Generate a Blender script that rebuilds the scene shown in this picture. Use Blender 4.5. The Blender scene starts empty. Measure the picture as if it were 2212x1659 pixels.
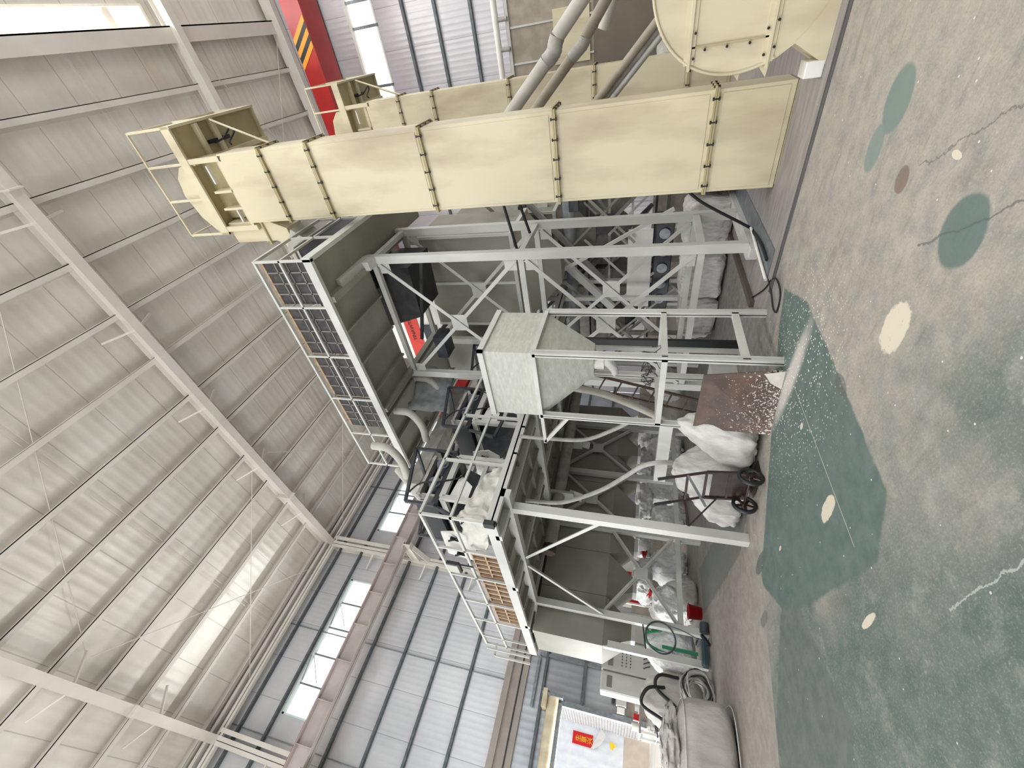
import bpy, bmesh, math, random
from mathutils import Vector, Matrix, noise
random.seed(7)
S = bpy.context.scene
COL = S.collection
V = Vector
# ------------------------------------------------------------------ camera
YAW, PITCH, ROLL, FPX = .731581, .2826256, .0553605, 903.18
def cam_axes():
    ca, sa, cb, sb, cc, sc = math.cos(YAW), math.sin(YAW), math.cos(PITCH), math.sin(PITCH), math.cos(ROLL), math.sin(ROLL)
    rz = lambda v: V((ca*v[0]-sa*v[1], sa*v[0]+ca*v[1], v[2]))
    right, up, f = V((1, 0, 0)), V((0, 0, 1)), V((0, 1, 0))
    f2 = cb*f+sb*up; u2 = cb*up-sb*f
    return rz(cc*right+sc*u2), rz(cc*u2-sc*right), rz(f2)
_r, _u, _w = cam_axes()
cd = bpy.data.cameras.new('camera'); cam = bpy.data.objects.new('camera', cd); COL.objects.link(cam)
cd.sensor_fit = 'HORIZONTAL'; cd.sensor_width = 36; cd.lens = 36*FPX/2212; cd.clip_start = .05; cd.clip_end = 300
X_, Y_, Z_ = -_u, _r, -_w            # the phone was held on its side: the picture's left is up
cam.matrix_world = Matrix(((X_.x, Y_.x, Z_.x, 0), (X_.y, Y_.y, Z_.y, 0), (X_.z, Y_.z, Z_.z, 1.6), (0, 0, 0, 1)))
S.camera = cam
# ------------------------------------------------------------------ light
S.view_settings.view_transform = 'Standard'; S.view_settings.look = 'None'
S.view_settings.exposure = 0.0; S.view_settings.gamma = 1; S.view_settings.use_curve_mapping = False
wd = bpy.data.worlds.new('sky'); S.world = wd; wd.use_nodes = True
bg = wd.node_tree.nodes['Background']; bg.inputs[0].default_value = (.98, .985, 1, 1); bg.inputs[1].default_value = 2.2
def area(name, loc, direction, sx, sy, power, color=(1, 1, 1)):
    l = bpy.data.lights.new(name, 'AREA'); l.shape = 'RECTANGLE'; l.size = sx; l.size_y = sy; l.energy = power; l.color = color
    o = bpy.data.objects.new(name, l); COL.objects.link(o); o.location = loc
    o.rotation_euler = V(direction).to_track_quat('-Z', 'Y').to_euler(); return o
area('window_daylight', (-18.2, 3.5, 13.2), (1, 0, -.25), 6, 1.2, 260)
area('ridge_daylight', (2.0, 3, 17.75), (0, 0, -1), .44, 21, 1700, (1, .98, .95))
area('door_daylight', (-18.9, 1.6, 1.8), (1, .1, -.05), 3.6, 3.2, 700)
area('side_fill_light', (-13.5, -7.7, 2.6), (0, 1, 0), 8, 4.6, 900)  # added fill at an unseen opening, brightens the near faces of the bins
# ------------------------------------------------------------------ materials
def srgb(c):
    return tuple((x/255/12.92 if x/255 <= .04045 else ((x/255+.055)/1.055)**2.4) for x in c)+(1,)
MATS = {}
def mat(name, rgb, rough=.6, metal=0., rgb2=None, scale=3., detail=5., lo=.4, hi=.65, bump=0., bscale=None, stretch=(1, 1, 1), spec=.5, emit=None, trans=0.):
    m = bpy.data.materials.new(name); m.use_nodes = True; nt = m.node_tree; N = nt.nodes; L = nt.links
    b = N['Principled BSDF']; b.inputs['Roughness'].default_value = rough; b.inputs['Metallic'].default_value = metal
    b.inputs['Specular IOR Level'].default_value = spec
    b.inputs['Base Color'].default_value = srgb(rgb)
    tc = N.new('ShaderNodeTexCoord'); mp = N.new('ShaderNodeMapping'); mp.inputs['Scale'].default_value = stretch
    geo = N.new('ShaderNodeNewGeometry'); L.new(geo.outputs['Position'], mp.inputs['Vector'])
    nz = N.new('ShaderNodeTexNoise'); nz.inputs['Scale'].default_value = scale; nz.inputs['Detail'].default_value = detail
    L.new(mp.outputs[0], nz.inputs['Vector'])
    cr = N.new('ShaderNodeValToRGB'); cr.color_ramp.elements[0].position = lo; cr.color_ramp.elements[1].position = hi
    cr.color_ramp.elements[0].color = srgb(rgb); cr.color_ramp.elements[1].color = srgb(rgb2 or tuple(min(255, x*1.05) for x in rgb))
    L.new(nz.outputs['Fac'], cr.inputs[0]); L.new(cr.outputs[0], b.inputs['Base Color'])
    if bump:
        bz = N.new('ShaderNodeTexNoise'); bz.inputs['Scale'].default_value = bscale or scale*3; bz.inputs['Detail'].default_value = 4
        L.new(mp.outputs[0], bz.inputs['Vector'])
        bp = N.new('ShaderNodeBump'); bp.inputs['Strength'].default_value = bump; bp.inputs['Distance'].default_value = .05
        L.new(bz.outputs['Fac'], bp.inputs['Height']); L.new(bp.outputs[0], b.inputs['Normal'])
    if emit:
        b.inputs['Emission Color'].default_value = srgb(rgb); b.inputs['Emission Strength'].default_value = emit
    if trans: b.inputs['Transmission Weight'].default_value = trans
    MATS[name] = m; return m
cream = mat('cream_paint', (180, 166, 140), .45, rgb2=(212, 202, 172), scale=1.3, lo=.3, hi=.55, stretch=(1.5, 1.5, .5))
cream2 = mat('olive_shade_cream', (170, 158, 120), .5, rgb2=(182, 170, 132), scale=2)  # olive trim tone; also paints in the shade of deck underside and recess
grey = mat('pale_grey_paint', (186, 187, 181), .5, rgb2=(208, 208, 202), scale=2.2, lo=.3, hi=.7, stretch=(1, 1, .5))
grey_shade = mat('shaded_grey_paint', (138, 136, 125), .55, rgb2=(152, 149, 138), scale=1.4)  # grey darkened: shade on undersides and bins is put into the colour
ggrey = mat('green_grey_sheet', (178, 180, 170), .5, rgb2=(198, 198, 188), scale=7, lo=.35, hi=.7, stretch=(1, 1, 3), bump=.15, bscale=25)
white = mat('white_paint', (225, 224, 218), .5)
steel = mat('galvanised_steel', (120, 128, 132), .4, .5, rgb2=(140, 146, 150), scale=8)
dsteel = mat('dark_girt_steel', (84, 92, 95), .45, .4, rgb2=(104, 110, 112), scale=6)
cstruct = mat('building_steel_paint', (208, 203, 194), .5, rgb2=(222, 218, 210), scale=1.2, lo=.3, hi=.75)
pinkst = mat('crane_beam_primer', (182, 170, 166), .5, rgb2=(196, 185, 181), scale=1.5)
red = mat('crane_red_paint', (172, 30, 26), .4, rgb2=(156, 26, 24), scale=2)
dred = mat('dark_red_paint', (150, 22, 24), .45)
black = mat('black_rubber', (28, 30, 32), .5)
dark = mat('dark_machine_paint', (44, 48, 54), .45, rgb2=(64, 68, 74), scale=5)
mesh_d = mat('dark_filter_fabric', (58, 55, 56), .8, rgb2=(78, 74, 74), scale=9, bump=.3)
strapm = mat('grey_wire_grid', (120, 116, 112), .6)
wood = mat('pale_pine', (190, 164, 134), .6, rgb2=(168, 140, 110), scale=12, stretch=(1, 1, .3))
bagw = mat('woven_white_bag', (190, 188, 183), .75, rgb2=(214, 212, 207), scale=6, bump=1., bscale=7, stretch=(1, 1, .45))
bagg = mat('woven_grey_bag', (176, 172, 166), .75, rgb2=(192, 188, 182), scale=3, bump=.8, bscale=6, stretch=(1, 1, .5))
balem = mat('dusty_bale_wrap', (188, 185, 182), .7, rgb2=(220, 217, 213), scale=9, lo=.3, hi=.7, stretch=(2, 2, .6), bump=.8, bscale=8)
film = mat('white_plastic_film', (228, 230, 228), .4, rgb2=(244, 245, 244), scale=8, bump=1., bscale=9)
tarpm = mat('beige_tarpaulin', (196, 193, 184), .6, rgb2=(214, 211, 203), scale=5, bump=.5, bscale=9)
rust = mat('brown_rusty_plate', (74, 58, 50), .6, rgb2=(98, 76, 64), scale=5)
rust2 = mat('rusty_iron', (66, 52, 44), .8, rgb2=(96, 76, 64), scale=14)
brown = mat('trolley_dark_brown', (38, 24, 23), .45, rgb2=(56, 36, 33), scale=10)
greenp = mat('green_strap', (52, 140, 98), .55)
teal = mat('dark_teal_paint', (38, 70, 76), .4)
redp = mat('red_plastic', (190, 20, 26), .35)
pipeg = mat('grey_duct', (176, 172, 162), .5, rgb2=(190, 187, 178), scale=3)
pipeb = mat('dusty_brown_duct', (150, 140, 124), .6, rgb2=(166, 156, 140), scale=4)
hosem = mat('grey_hose', (158, 158, 152), .4, rgb2=(176, 176, 170), scale=6)
pvc = mat('blue_grey_pvc_pipe', (138, 146, 152), .4, rgb2=(162, 166, 166), scale=5)
glassb = mat('lamp_glass', (190, 190, 180), .2)
conc = mat('concrete_plinth', (132, 124, 116), .85, rgb2=(150, 142, 134), scale=3)
orange = mat('hazard_orange', (240, 150, 40), .5)
posterr = mat('red_poster', (170, 28, 38), .5)
signr = mat('red_paper', (214, 24, 34), .6)
yel = mat('gold_ink', (250, 215, 30), .5)
blue = mat('navy_tray', (34, 48, 84), .4)
duste = mat('dusty_equipment', (150, 148, 142), .6, rgb2=(176, 173, 166), scale=5)

def add_stripes(m, axis, freq, strength, dist=.03, colour=None):
    """corrugation ribs / panel seams running across one world axis"""
    nt = m.node_tree; N = nt.nodes; L = nt.links; b = N['Principled BSDF']
    geo = N.new('ShaderNodeNewGeometry'); sp = N.new('ShaderNodeSeparateXYZ'); L.new(geo.outputs['Position'], sp.inputs[0])
    mu = N.new('ShaderNodeMath'); mu.operation = 'MULTIPLY'; mu.inputs[1].default_value = freq*2*math.pi; L.new(sp.outputs[axis], mu.inputs[0])
    si = N.new('ShaderNodeMath'); si.operation = 'SINE'; L.new(mu.outputs[0], si.inputs[0])
    pw = N.new('ShaderNodeMath'); pw.operation = 'POWER'; ab = N.new('ShaderNodeMath'); ab.operation = 'ABSOLUTE'
    L.new(si.outputs[0], ab.inputs[0]); L.new(ab.outputs[0], pw.inputs[0]); pw.inputs[1].default_value = 3
    nz = N.new('ShaderNodeTexNoise'); nz.inputs['Scale'].default_value = 1.5; L.new(geo.outputs['Position'], nz.inputs['Vector'])
    ad = N.new('ShaderNodeMath'); ad.operation = 'MULTIPLY_ADD'; L.new(nz.outputs['Fac'], ad.inputs[0]); ad.inputs[1].default_value = 3; L.new(pw.outputs[0], ad.inputs[2])
    bp = N.new('ShaderNodeBump'); bp.inputs['Strength'].default_value = strength; bp.inputs['Distance'].default_value = dist
    L.new(ad.outputs[0], bp.inputs['Height']); L.new(bp.outputs[0], b.inputs['Normal'])
    return m
def add_seams(m, axis, period, width, dim):
    """thin dark joints every `period` metres"""
    nt = m.node_tree; N = nt.nodes; L = nt.links; b = N['Principled BSDF']
    src = b.inputs['Base Color'].links[0].from_socket
    geo = N.new('ShaderNodeNewGeometry'); sp = N.new('ShaderNodeSeparateXYZ'); L.new(geo.outputs['Position'], sp.inputs[0])
    pp = N.new('ShaderNodeMath'); pp.operation = 'PINGPONG'; pp.inputs[1].default_value = period/2; L.new(sp.outputs[axis], pp.inputs[0])
    lt = N.new('ShaderNodeMath'); lt.operation = 'LESS_THAN'; lt.inputs[1].default_value = width; L.new(pp.outputs[0], lt.inputs[0])
    mx = N.new('ShaderNodeMix'); mx.data_type = 'RGBA'; mx.blend_type = 'MULTIPLY'; L.new(lt.outputs[0], mx.inputs['Factor'])
    L.new(src, mx.inputs['A']); mx.inputs['B'].default_value = (dim, dim, dim, 1); L.new(mx.outputs['Result'], b.inputs['Base Color'])
    return m
foil = add_seams(add_stripes(mat('insulation_foil_wall', (190, 192, 196), .32, .25, rgb2=(206, 208, 210), scale=.5), 1, 2.6, .1), 1, 1.35, .012, .62)
foilx = add_seams(add_stripes(mat('insulation_foil_end_wall', (190, 188, 192), .34, .2, rgb2=(204, 202, 205), scale=.5), 0, 2.6, .12), 0, 1.35, .012, .62)
rooff = add_seams(add_stripes(mat('insulation_foil_roof', (220, 216, 206), .36, .12, rgb2=(236, 233, 225), scale=.6), 1, 1.6, .22), 1, 1.35, .014, .72)
galvw = add_stripes(mat('galvanised_sheet_wall', (158, 162, 168), .35, .5, rgb2=(180, 184, 188), scale=.8), 1, 2.2, .12)
shedb = add_stripes(mat('shed_blue_white_sheet', (238, 243, 252), .5), 1, 1.3, .5)
shedw = add_stripes(mat('shed_white_sheet', (244, 244, 244), .5), 2, 4.0, 1.0, .06)

# ---- floor: worn green epoxy under dust; every patch is a stain with its own outline
def floor_material():
    m = bpy.data.materials.new('worn_green_epoxy_floor'); m.use_nodes = True; nt = m.node_tree; N = nt.nodes; L = nt.links
    b = N['Principled BSDF']; geo = N.new('ShaderNodeNewGeometry')
    def math_(op, a, c=None, d=None):
        n = N.new('ShaderNodeMath'); n.operation = op
        for i, v in enumerate((a, c, d)):
            if v is None: continue
            if isinstance(v, (int, float)): n.inputs[i].default_value = v
            else: L.new(v, n.inputs[i])
        return n.outputs[0]
    def nz(scale, detail=5, rough=.6, off=0, stretch=None, rot=0):
        n = N.new('ShaderNodeTexNoise'); n.inputs['Scale'].default_value = scale; n.inputs['Detail'].default_value = detail; n.inputs['Roughness'].default_value = rough
        mp = N.new('ShaderNodeMapping'); mp.inputs['Location'].default_value = (off, off*.7, 0); mp.inputs['Rotation'].default_value = (0, 0, rot)
        if stretch: mp.inputs['Scale'].default_value = stretch
        L.new(geo.outputs['Position'], mp.inputs['Vector']); L.new(mp.outputs[0], n.inputs['Vector']); return n.outputs['Fac']
    sp = N.new('ShaderNodeSeparateXYZ'); L.new(geo.outputs['Position'], sp.inputs[0]); X, Y = sp.outputs[0], sp.outputs[1]
    n1 = nz(1.1, 6, .65); n2 = nz(6, 6, .7, 3); n3 = nz(30, 4, .7, 9); n4 = nz(2.2, 5, .6, 21, (1, 6, 1), .6)
    def ss(v, a, c):
        n = N.new('ShaderNodeMapRange'); n.interpolation_type = 'SMOOTHSTEP'; n.inputs['From Min'].default_value = a; n.inputs['From Max'].default_value = c
        L.new(v, n.inputs['Value']); return n.outputs['Result']
    def mix(f, a, c):
        n = N.new('ShaderNodeMix'); n.data_type = 'RGBA'
        if isinstance(f, (int, float)): n.inputs['Factor'].default_value = f
        else: L.new(f, n.inputs['Factor'])
        for k, v in (('A', a), ('B', c)):
            if isinstance(v, tuple): n.inputs[k].default_value = srgb(v)
            else: L.new(v, n.inputs[k])
        return n.outputs['Result']
    def poly(pts, soft=.02, wob=.12):
        """inside mask of a convex outline (anticlockwise), edges a little ragged"""
        d = None
        for (x0, y0), (x1, y1) in zip(pts, pts[1:]+pts[:1]):
            dx, dy = x1-x0, y1-y0; l = math.hypot(dx, dy); nx, ny = dy/l, -dx/l
            e = math_('ADD', math_('MULTIPLY', X, nx), math_('MULTIPLY_ADD', Y, ny, -(x0*nx+y0*ny)))
            d = e if d is None else math_('MAXIMUM', d, e)
        d = math_('ADD', d, math_('MULTIPLY', math_('SUBTRACT', n2, .5), wob))
        return ss(d, soft, -soft)
    def ell(cx, cy, rx, ry, soft=.08, wob=.3):
        a = math_('DIVIDE', math_('SUBTRACT', X, cx), rx); c = math_('DIVIDE', math_('SUBTRACT', Y, cy), ry)
        d = math_('SQRT', math_('ADD', math_('MULTIPLY', a, a), math_('MULTIPLY', c, c)))
        d = math_('ADD', d, math_('MULTIPLY', math_('SUBTRACT', n2, .5), wob)); return ss(d, 1+soft, 1-soft)
    teal1, teal2, dust, dust2 = (82, 98, 93), (102, 113, 108), (162, 155, 144), (140, 139, 134)
    paint = mix(ss(n2, .35, .65), teal1, teal2)
    dst = mix(ss(n2, .35, .7), dust, dust2)
    # paint wears through to dust: more dust far from the lens
    lvl = math_('ADD', math_('MULTIPLY_ADD', Y, .40, math_('MULTIPLY', X, .02)), math_('MULTIPLY', math_('SUBTRACT', n1, .5), 1.5))
    c = mix(ss(lvl, .42, 1.1), paint, dst)
    n5 = nz(3.2, 8, .72, 40); n6 = nz(14, 6, .75, 55)
    c = mix(math_('MULTIPLY', ss(n5, .5, .66), .28), c, (104, 106, 101))
    c = mix(math_('MULTIPLY', ss(n6, .54, .7), .22), c, (92, 94, 90))
    c = mix(math_('MULTIPLY', ss(n5, .5, .34), .22), c, (188, 183, 173))
    # scuffs and tyre streaks
    c = mix(math_('MULTIPLY', ss(n4, .56, .72), .35), c, (98, 102, 98))
    c = mix(math_('MULTIPLY', ss(n3, .55, .8), .25), c, (205, 200, 190))
    n7 = nz(60, 3, .8, 70); c = mix(math_('MULTIPLY', ss(n7, .5, .75), .3), c, (84, 86, 83)); c = mix(math_('MULTIPLY', ss(n7, .5, .3), .22), c, (196, 192, 184))
    # pale strip in front of the bins, grey pad under the elevators
    c = mix(poly([(-20, 0), (-6.3, 0), (-5.95, 1.1), (-5.2, 2.4), (-5.1, 3.4), (-5.2, 9), (-20, 9)]), c, mix(ss(n2, .35, .65), (140, 134, 127), (158, 151, 143)))
    c = mix(poly([(-5.9, 3.9), (-2.6, 5.0), (-2.6, 20), (-9, 20), (-9, 4.4)]), c, mix(ss(n2, .3, .7), (118, 116, 113), (150, 146, 141)))
    c = mix(poly([(-3.4, 5.36), (8, 5.30), (8, 9), (-3.4, 9)], .005, .01), c, mix(ss(n4, .3, .7), (132, 128, 127), (158, 152, 148)))
    # dark green islands of clean paint
    isl = poly([(-5.45, 3.1), (-5.4, 2.7), (-4.9, 2.2), (-4.45, 2.05), (-3.0, 1.78), (-2.6, 2.06), (-2.5, 3.4), (-2.46, 4.2), (-2.73, 5.0), (-3.1, 4.7), (-4.5, 4.0)], .02, .08)
    c = mix(isl, c, mix(ss(n2, .3, .7), (84, 101, 96), (101, 115, 110)))
    isl2 = poly([(-6.0, .6), (-4.3, .6), (-4.05, 1.15), (-4.48, 2.08), (-4.98, 2.25), (-5.8, 1.46)], .02, .08)
    c = mix(isl2, c, mix(ss(n2, .3, .7), (88, 97, 93), (108, 114, 110)))
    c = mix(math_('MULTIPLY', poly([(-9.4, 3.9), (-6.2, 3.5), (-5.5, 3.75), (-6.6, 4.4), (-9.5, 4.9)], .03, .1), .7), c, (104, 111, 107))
    for cx, cy, rx, ry, col, op in ((-.74, 3.89, .20, .17, (104, 124, 119), .85), (-1.05, 3.97, .16, .11, (112, 130, 126), .8), (-1.11, 3.43, .085, .075, (116, 98, 88), .8),
                                (-1.14, 2.65, .19, .17, (84, 106, 101), .85), (-2.55, 3.05, .07, .12, (92, 92, 90), .6), (-1.9, 4.0, .1, .06, (140, 125, 110), .5),
                                (-5.35, 2.95, .25, .09, (88, 98, 96), .8), (-5.6, 2.4, .16, .07, (95, 98, 95), .6), (-3.2, 2.9, .35, .1, (92, 104, 102), .4)):
        c = mix(math_('MULTIPLY', ell(cx, cy, rx, ry), op), c, col)
    for cx, cy, rx, ry in ((-1.82, 2.78, .19, .13), (-3.38, 2.44, .17, .075), (-3.35, 1.55, .11, .03), (-.86, 3.0, .02, .05), (-4.62, 2.75, .04, .02), (-3.35, 3.35, .04, .03)):
        e_ = ell(cx, cy, rx, ry, .1, .9); e_ = math_('MULTIPLY', e_, ss(math_('ADD', n6, math_('MULTIPLY', e_, .2)), .5, .62)); c = mix(e_, c, (204, 195, 176))
    c = mix(math_('MULTIPLY', ell(-3.25, 3.95, .62, .12, .5, .8), .8), c, (206, 200, 194))
    # spilt white crumbs
    vo = N.new('ShaderNodeTexVoronoi'); vo.inputs['Scale'].default_value = 34; L.new(geo.outputs['Position'], vo.inputs['Vector'])
    near = ell(-3.2, 3.85, 1.0, .75, .8, .6)
    crumb = math_('MULTIPLY', math_('LESS_THAN', vo.outputs['Distance'], .3), near)
    csel = N.new('ShaderNodeSeparateColor'); L.new(vo.outputs['Color'], csel.inputs[0])
    c = mix(math_('MULTIPLY', crumb, math_('GREATER_THAN', csel.outputs[0], .62)), c, (226, 222, 214))
    vo2 = N.new('ShaderNodeTexVoronoi'); vo2.inputs['Scale'].default_value = 13; L.new(geo.outputs['Position'], vo2.inputs['Vector'])
    cs2 = N.new('ShaderNodeSeparateColor'); L.new(vo2.outputs['Color'], cs2.inputs[0])
    c = mix(math_('MULTIPLY', math_('LESS_THAN', vo2.outputs['Distance'], .09), math_('GREATER_THAN', cs2.outputs[0], .86)), c, (206, 204, 196))
    def line(ax, ay, bx, by, w, amp, col):
        dx, dy = bx-ax, by-ay; l = math.hypot(dx, dy); nx, ny, tx, ty = -dy/l, dx/l, dx/l, dy/l
        d = math_('ADD', math_('ADD', math_('MULTIPLY', X, nx), math_('MULTIPLY_ADD', Y, ny, -(ax*nx+ay*ny))), math_('MULTIPLY', math_('SUBTRACT', n2, .5), amp))
        t = math_('ADD', math_('MULTIPLY', X, tx), math_('MULTIPLY_ADD', Y, ty, -(ax*tx+ay*ty)))
        k = math_('MULTIPLY', math_('LESS_THAN', math_('ABSOLUTE', d), w), math_('MULTIPLY', math_('GREATER_THAN', t, 0), math_('LESS_THAN', t, l)))
        return mix(math_('MULTIPLY', k, .7), c, col)
    c = line(-3.23, 3.8, -3.2, 2.0, .004, .0, (196, 190, 180)); c = line(-2.55, 1.32, -1.9, 1.28, .005, .12, (176, 180, 172)); c = line(-1.35, 2.95, -.75, 2.2, .006, .1, (86, 90, 88)); c = line(-1.0, 3.3, -.5, 2.6, .005, .16, (92, 94, 92))
    L.new(c, b.inputs['Base Color']); b.inputs['Roughness'].default_value = .55; b.inputs['Specular IOR Level'].default_value = .35
    bp = N.new('ShaderNodeBump'); bp.inputs['Strength'].default_value = .12; bp.inputs['Distance'].default_value = .01; L.new(n3, bp.inputs['Height']); L.new(bp.outputs[0], b.inputs['Normal'])
    return m
# splashes of white on the brown plate
def splash(m, scale, thr, col):
    nt = m.node_tree; N = nt.nodes; L = nt.links; b = N['Principled BSDF']; src = b.inputs['Base Color'].links[0].from_socket
    geo = N.new('ShaderNodeNewGeometry'); wz = N.new('ShaderNodeTexNoise'); wz.inputs['Scale'].default_value = scale; wz.inputs['Detail'].default_value = 5; wz.inputs['Roughness'].default_value = .75
    L.new(geo.outputs['Position'], wz.inputs['Vector']); sp = N.new('ShaderNodeSeparateXYZ'); L.new(geo.outputs['Position'], sp.inputs[0])
    k = N.new('ShaderNodeMapRange'); k.inputs['From Min'].default_value = .85; k.inputs['From Max'].default_value = .0; k.inputs['To Min'].default_value = .70; k.inputs['To Max'].default_value = thr
    L.new(sp.outputs[2], k.inputs['Value'])
    lt = N.new('ShaderNodeMath'); lt.operation = 'GREATER_THAN'; L.new(wz.outputs['Fac'], lt.inputs[0]); L.new(k.outputs[0], lt.inputs[1])
    mx = N.new('ShaderNodeMix'); mx.data_type = 'RGBA'; L.new(lt.outputs[0], mx.inputs['Factor']); L.new(src, mx.inputs['A']); mx.inputs['B'].default_value = srgb(col)
    L.new(mx.outputs['Result'], b.inputs['Base Color'])
splash(rust, 38, .54, (210, 204, 196))

# ------------------------------------------------------------------ mesh helpers
WLOC = {}
class MB:
    def __init__(s): s.v = []; s.f = []; s.smooth = []
    def add(s, vs, fs, sm=False):
        n = len(s.v); s.v += [V(p) for p in vs]; s.f += [tuple(n+i for i in f) for f in fs]; s.smooth += [sm]*len(fs); return s
    def box(s, x0, x1, y0, y1, z0, z1):
        return s.add([(x0, y0, z0), (x1, y0, z0), (x1, y1, z0), (x0, y1, z0), (x0, y0, z1), (x1, y0, z1), (x1, y1, z1), (x0, y1, z1)],
                     [(0, 3, 2, 1), (4, 5, 6, 7), (0, 1, 5, 4), (1, 2, 6, 5), (2, 3, 7, 6), (3, 0, 4, 7)])
    def cb(s, c, d): return s.box(c[0]-d[0]/2, c[0]+d[0]/2, c[1]-d[1]/2, c[1]+d[1]/2, c[2]-d[2]/2, c[2]+d[2]/2)
    def bar(s, p, q, w, h=None, up=(0, 0, 1)):
        h = h or w; p, q = V(p), V(q); d = (q-p).normalized(); up = V(up)
        if abs(d.dot(up)) > .99: up = V((0, 1, 0))
        a = d.cross(up).normalized()*w/2; b = a.cross(d).normalized()*h/2
        vs = [p-a-b, p+a-b, p+a+b, p-a+b, q-a-b, q+a-b, q+a+b, q-a+b]
        return s.add(vs, [(0, 3, 2, 1), (4, 5, 6, 7), (0, 1, 5, 4), (1, 2, 6, 5), (2, 3, 7, 6), (3, 0, 4, 7)])
    def angle(s, p, q, w, t=.008, up=(0, 0, 1)):
        """L section"""
        p, q = V(p), V(q); d = (q-p).normalized(); up = V(up)
        if abs(d.dot(up)) > .99: up = V((0, 1, 0))
        a = d.cross(up).normalized(); b = a.cross(d).normalized()
        s.bar(p, q, w, t, up); o = a*(w/2-t/2)+b*(w/2); s.bar(p+o, q+o, t, w, up); return s
    def ibeam(s, p, q, w, h, t=.012, up=(0, 0, 1)):
        p, q = V(p), V(q); d = (q-p).normalized(); up = V(up)
        if abs(d.dot(up)) > .99: up = V((1, 0, 0))
        a = d.cross(up).normalized(); b = a.cross(d).normalized()
        s.bar(p, q, t, h, up); s.bar(p+b*(h/2-t/2), q+b*(h/2-t/2), w, t, up); s.bar(p-b*(h/2-t/2), q-b*(h/2-t/2), w, t, up); return s
    def tube(s, pts, r, n=14, closed=False, cap=True, rf=None):
        pts = [V(p) for p in pts]; m = len(pts); rings = []; prev = None
        for i, p in enumerate(pts):
            if closed: d = (pts[(i+1) % m]-pts[i-1]).normalized()
            else: d = (pts[min(i+1, m-1)]-pts[max(i-1, 0)]).normalized()
            a = prev if prev is not None else (V((0, 0, 1)) if abs(d.z) < .9 else V((1, 0, 0)))
            a = (a-d*a.dot(d)).normalized(); prev = a; b = d.cross(a); rr = rf(i) if rf else r
            rings.append([p+(a*math.cos(2*math.pi*k/n)+b*math.sin(2*math.pi*k/n))*rr for k in range(n)])
        vs = [q for r_ in rings for q in r_]; fs = []
        for i in range(m if closed else m-1):
            j = (i+1) % m
            for k in range(n): fs.append((i*n+k, i*n+(k+1) % n, j*n+(k+1) % n, j*n+k))
        s.add(vs, fs, True)
        if cap and not closed:
            s.add(rings[0], [tuple(reversed(range(n)))]); s.add(rings[-1], [tuple(range(n))])
        return s
    def cyl(s, p, q, r, n=20, r2=None):
        return s.tube([p, q], r, n, rf=(lambda i: r if i == 0 else (r2 if r2 is not None else r)))
    def lathe(s, prof, c, axis='Z', n=28):
        vs = []; fs = []
        for r, h in prof:
            for k in range(n):
                a = 2*math.pi*k/n; x, y = r*math.cos(a), r*math.sin(a)
                vs.append(V(c)+(V((x, y, h)) if axis == 'Z' else V((x, h, y)) if axis == 'Y' else V((h, x, y))))
        for i in range(len(prof)-1):
            for k in range(n): fs.append((i*n+k, i*n+(k+1) % n, (i+1)*n+(k+1) % n, (i+1)*n+k))
        return s.add(vs, fs, True)
    def prism(s, poly, axis, a0, a1):
        """extrude a 2-D outline along an axis; outline in the two other coordinates"""
        def P(p, a): return {0: (a, p[0], p[1]), 1: (p[0], a, p[1]), 2: (p[0], p[1], a)}[axis]
        n = len(poly); vs = [P(p, a0) for p in poly]+[P(p, a1) for p in poly]
        return s.add(vs, [tuple(range(n)), tuple(reversed(range(n, 2*n)))]+[(i, i+n, (i+1) % n+n, (i+1) % n) for i in range(n)])
    def frustum(s, r0, z0, r1, z1):
        """r = (x0,x1,y0,y1) at z"""
        q = lambda r, z: [(r[0], r[2], z), (r[1], r[2], z), (r[1], r[3], z), (r[0], r[3], z)]
        return s.add(q(r0, z0)+q(r1, z1), [(0, 1, 5, 4), (1, 2, 6, 5), (2, 3, 7, 6), (3, 0, 4, 7), (0, 3, 2, 1), (4, 5, 6, 7)])
    def build(s, name, m, parent=None, bevel=0, base=True):
        xs = [p.x for p in s.v]; ys = [p.y for p in s.v]; zs = [p.z for p in s.v]
        c = V(((min(xs)+max(xs))/2, (min(ys)+max(ys))/2, min(zs) if parent is None else (min(zs)+max(zs))/2))
        me = bpy.data.meshes.new(name); me.from_pydata([p-c for p in s.v], [], s.f); me.materials.append(m)
        me.polygons.foreach_set('use_smooth', s.smooth)
        bm = bmesh.new(); bm.from_mesh(me); bmesh.ops.recalc_face_normals(bm, faces=bm.faces); bm.to_mesh(me); bm.free(); me.update()
        o = bpy.data.objects.new(name, me); COL.objects.link(o); WLOC[o.name] = c
        if parent is not None: o.parent = parent; o.location = c-WLOC[parent.name]
        else: o.location = c
        if bevel:
            b = o.modifiers.new('bevel', 'BEVEL'); b.width = bevel; b.segments = 2; b.limit_method = 'ANGLE'; b.angle_limit = .6
        return o
def tag(o, label=None, cat=None, group=None, kind=None):
    if label: o['label'] = label
    if cat: o['category'] = cat
    if group: o['group'] = group
    if kind: o['kind'] = kind
    return o
def thing(name, loc, label, cat, group=None):
    o = bpy.data.objects.new(name, None); o.empty_display_size = .1; COL.objects.link(o); o.location = loc; WLOC[o.name] = V(loc)
    return tag(o, label, cat, group)
def copy_tree(o, off=(0, 0, 0), parent=None, label=None, group=None):
    c = o.copy(); COL.objects.link(c)
    if parent is None: c.location = o.location+V(off); WLOC[c.name] = V(c.location)
    else: c.parent = parent
    if label: c['label'] = label
    if group: c['group'] = group
    for ch in list(o.children): copy_tree(ch, (0, 0, 0), c)
    return c
def struct(o, label=None): o['kind'] = 'structure'; return o
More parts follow.
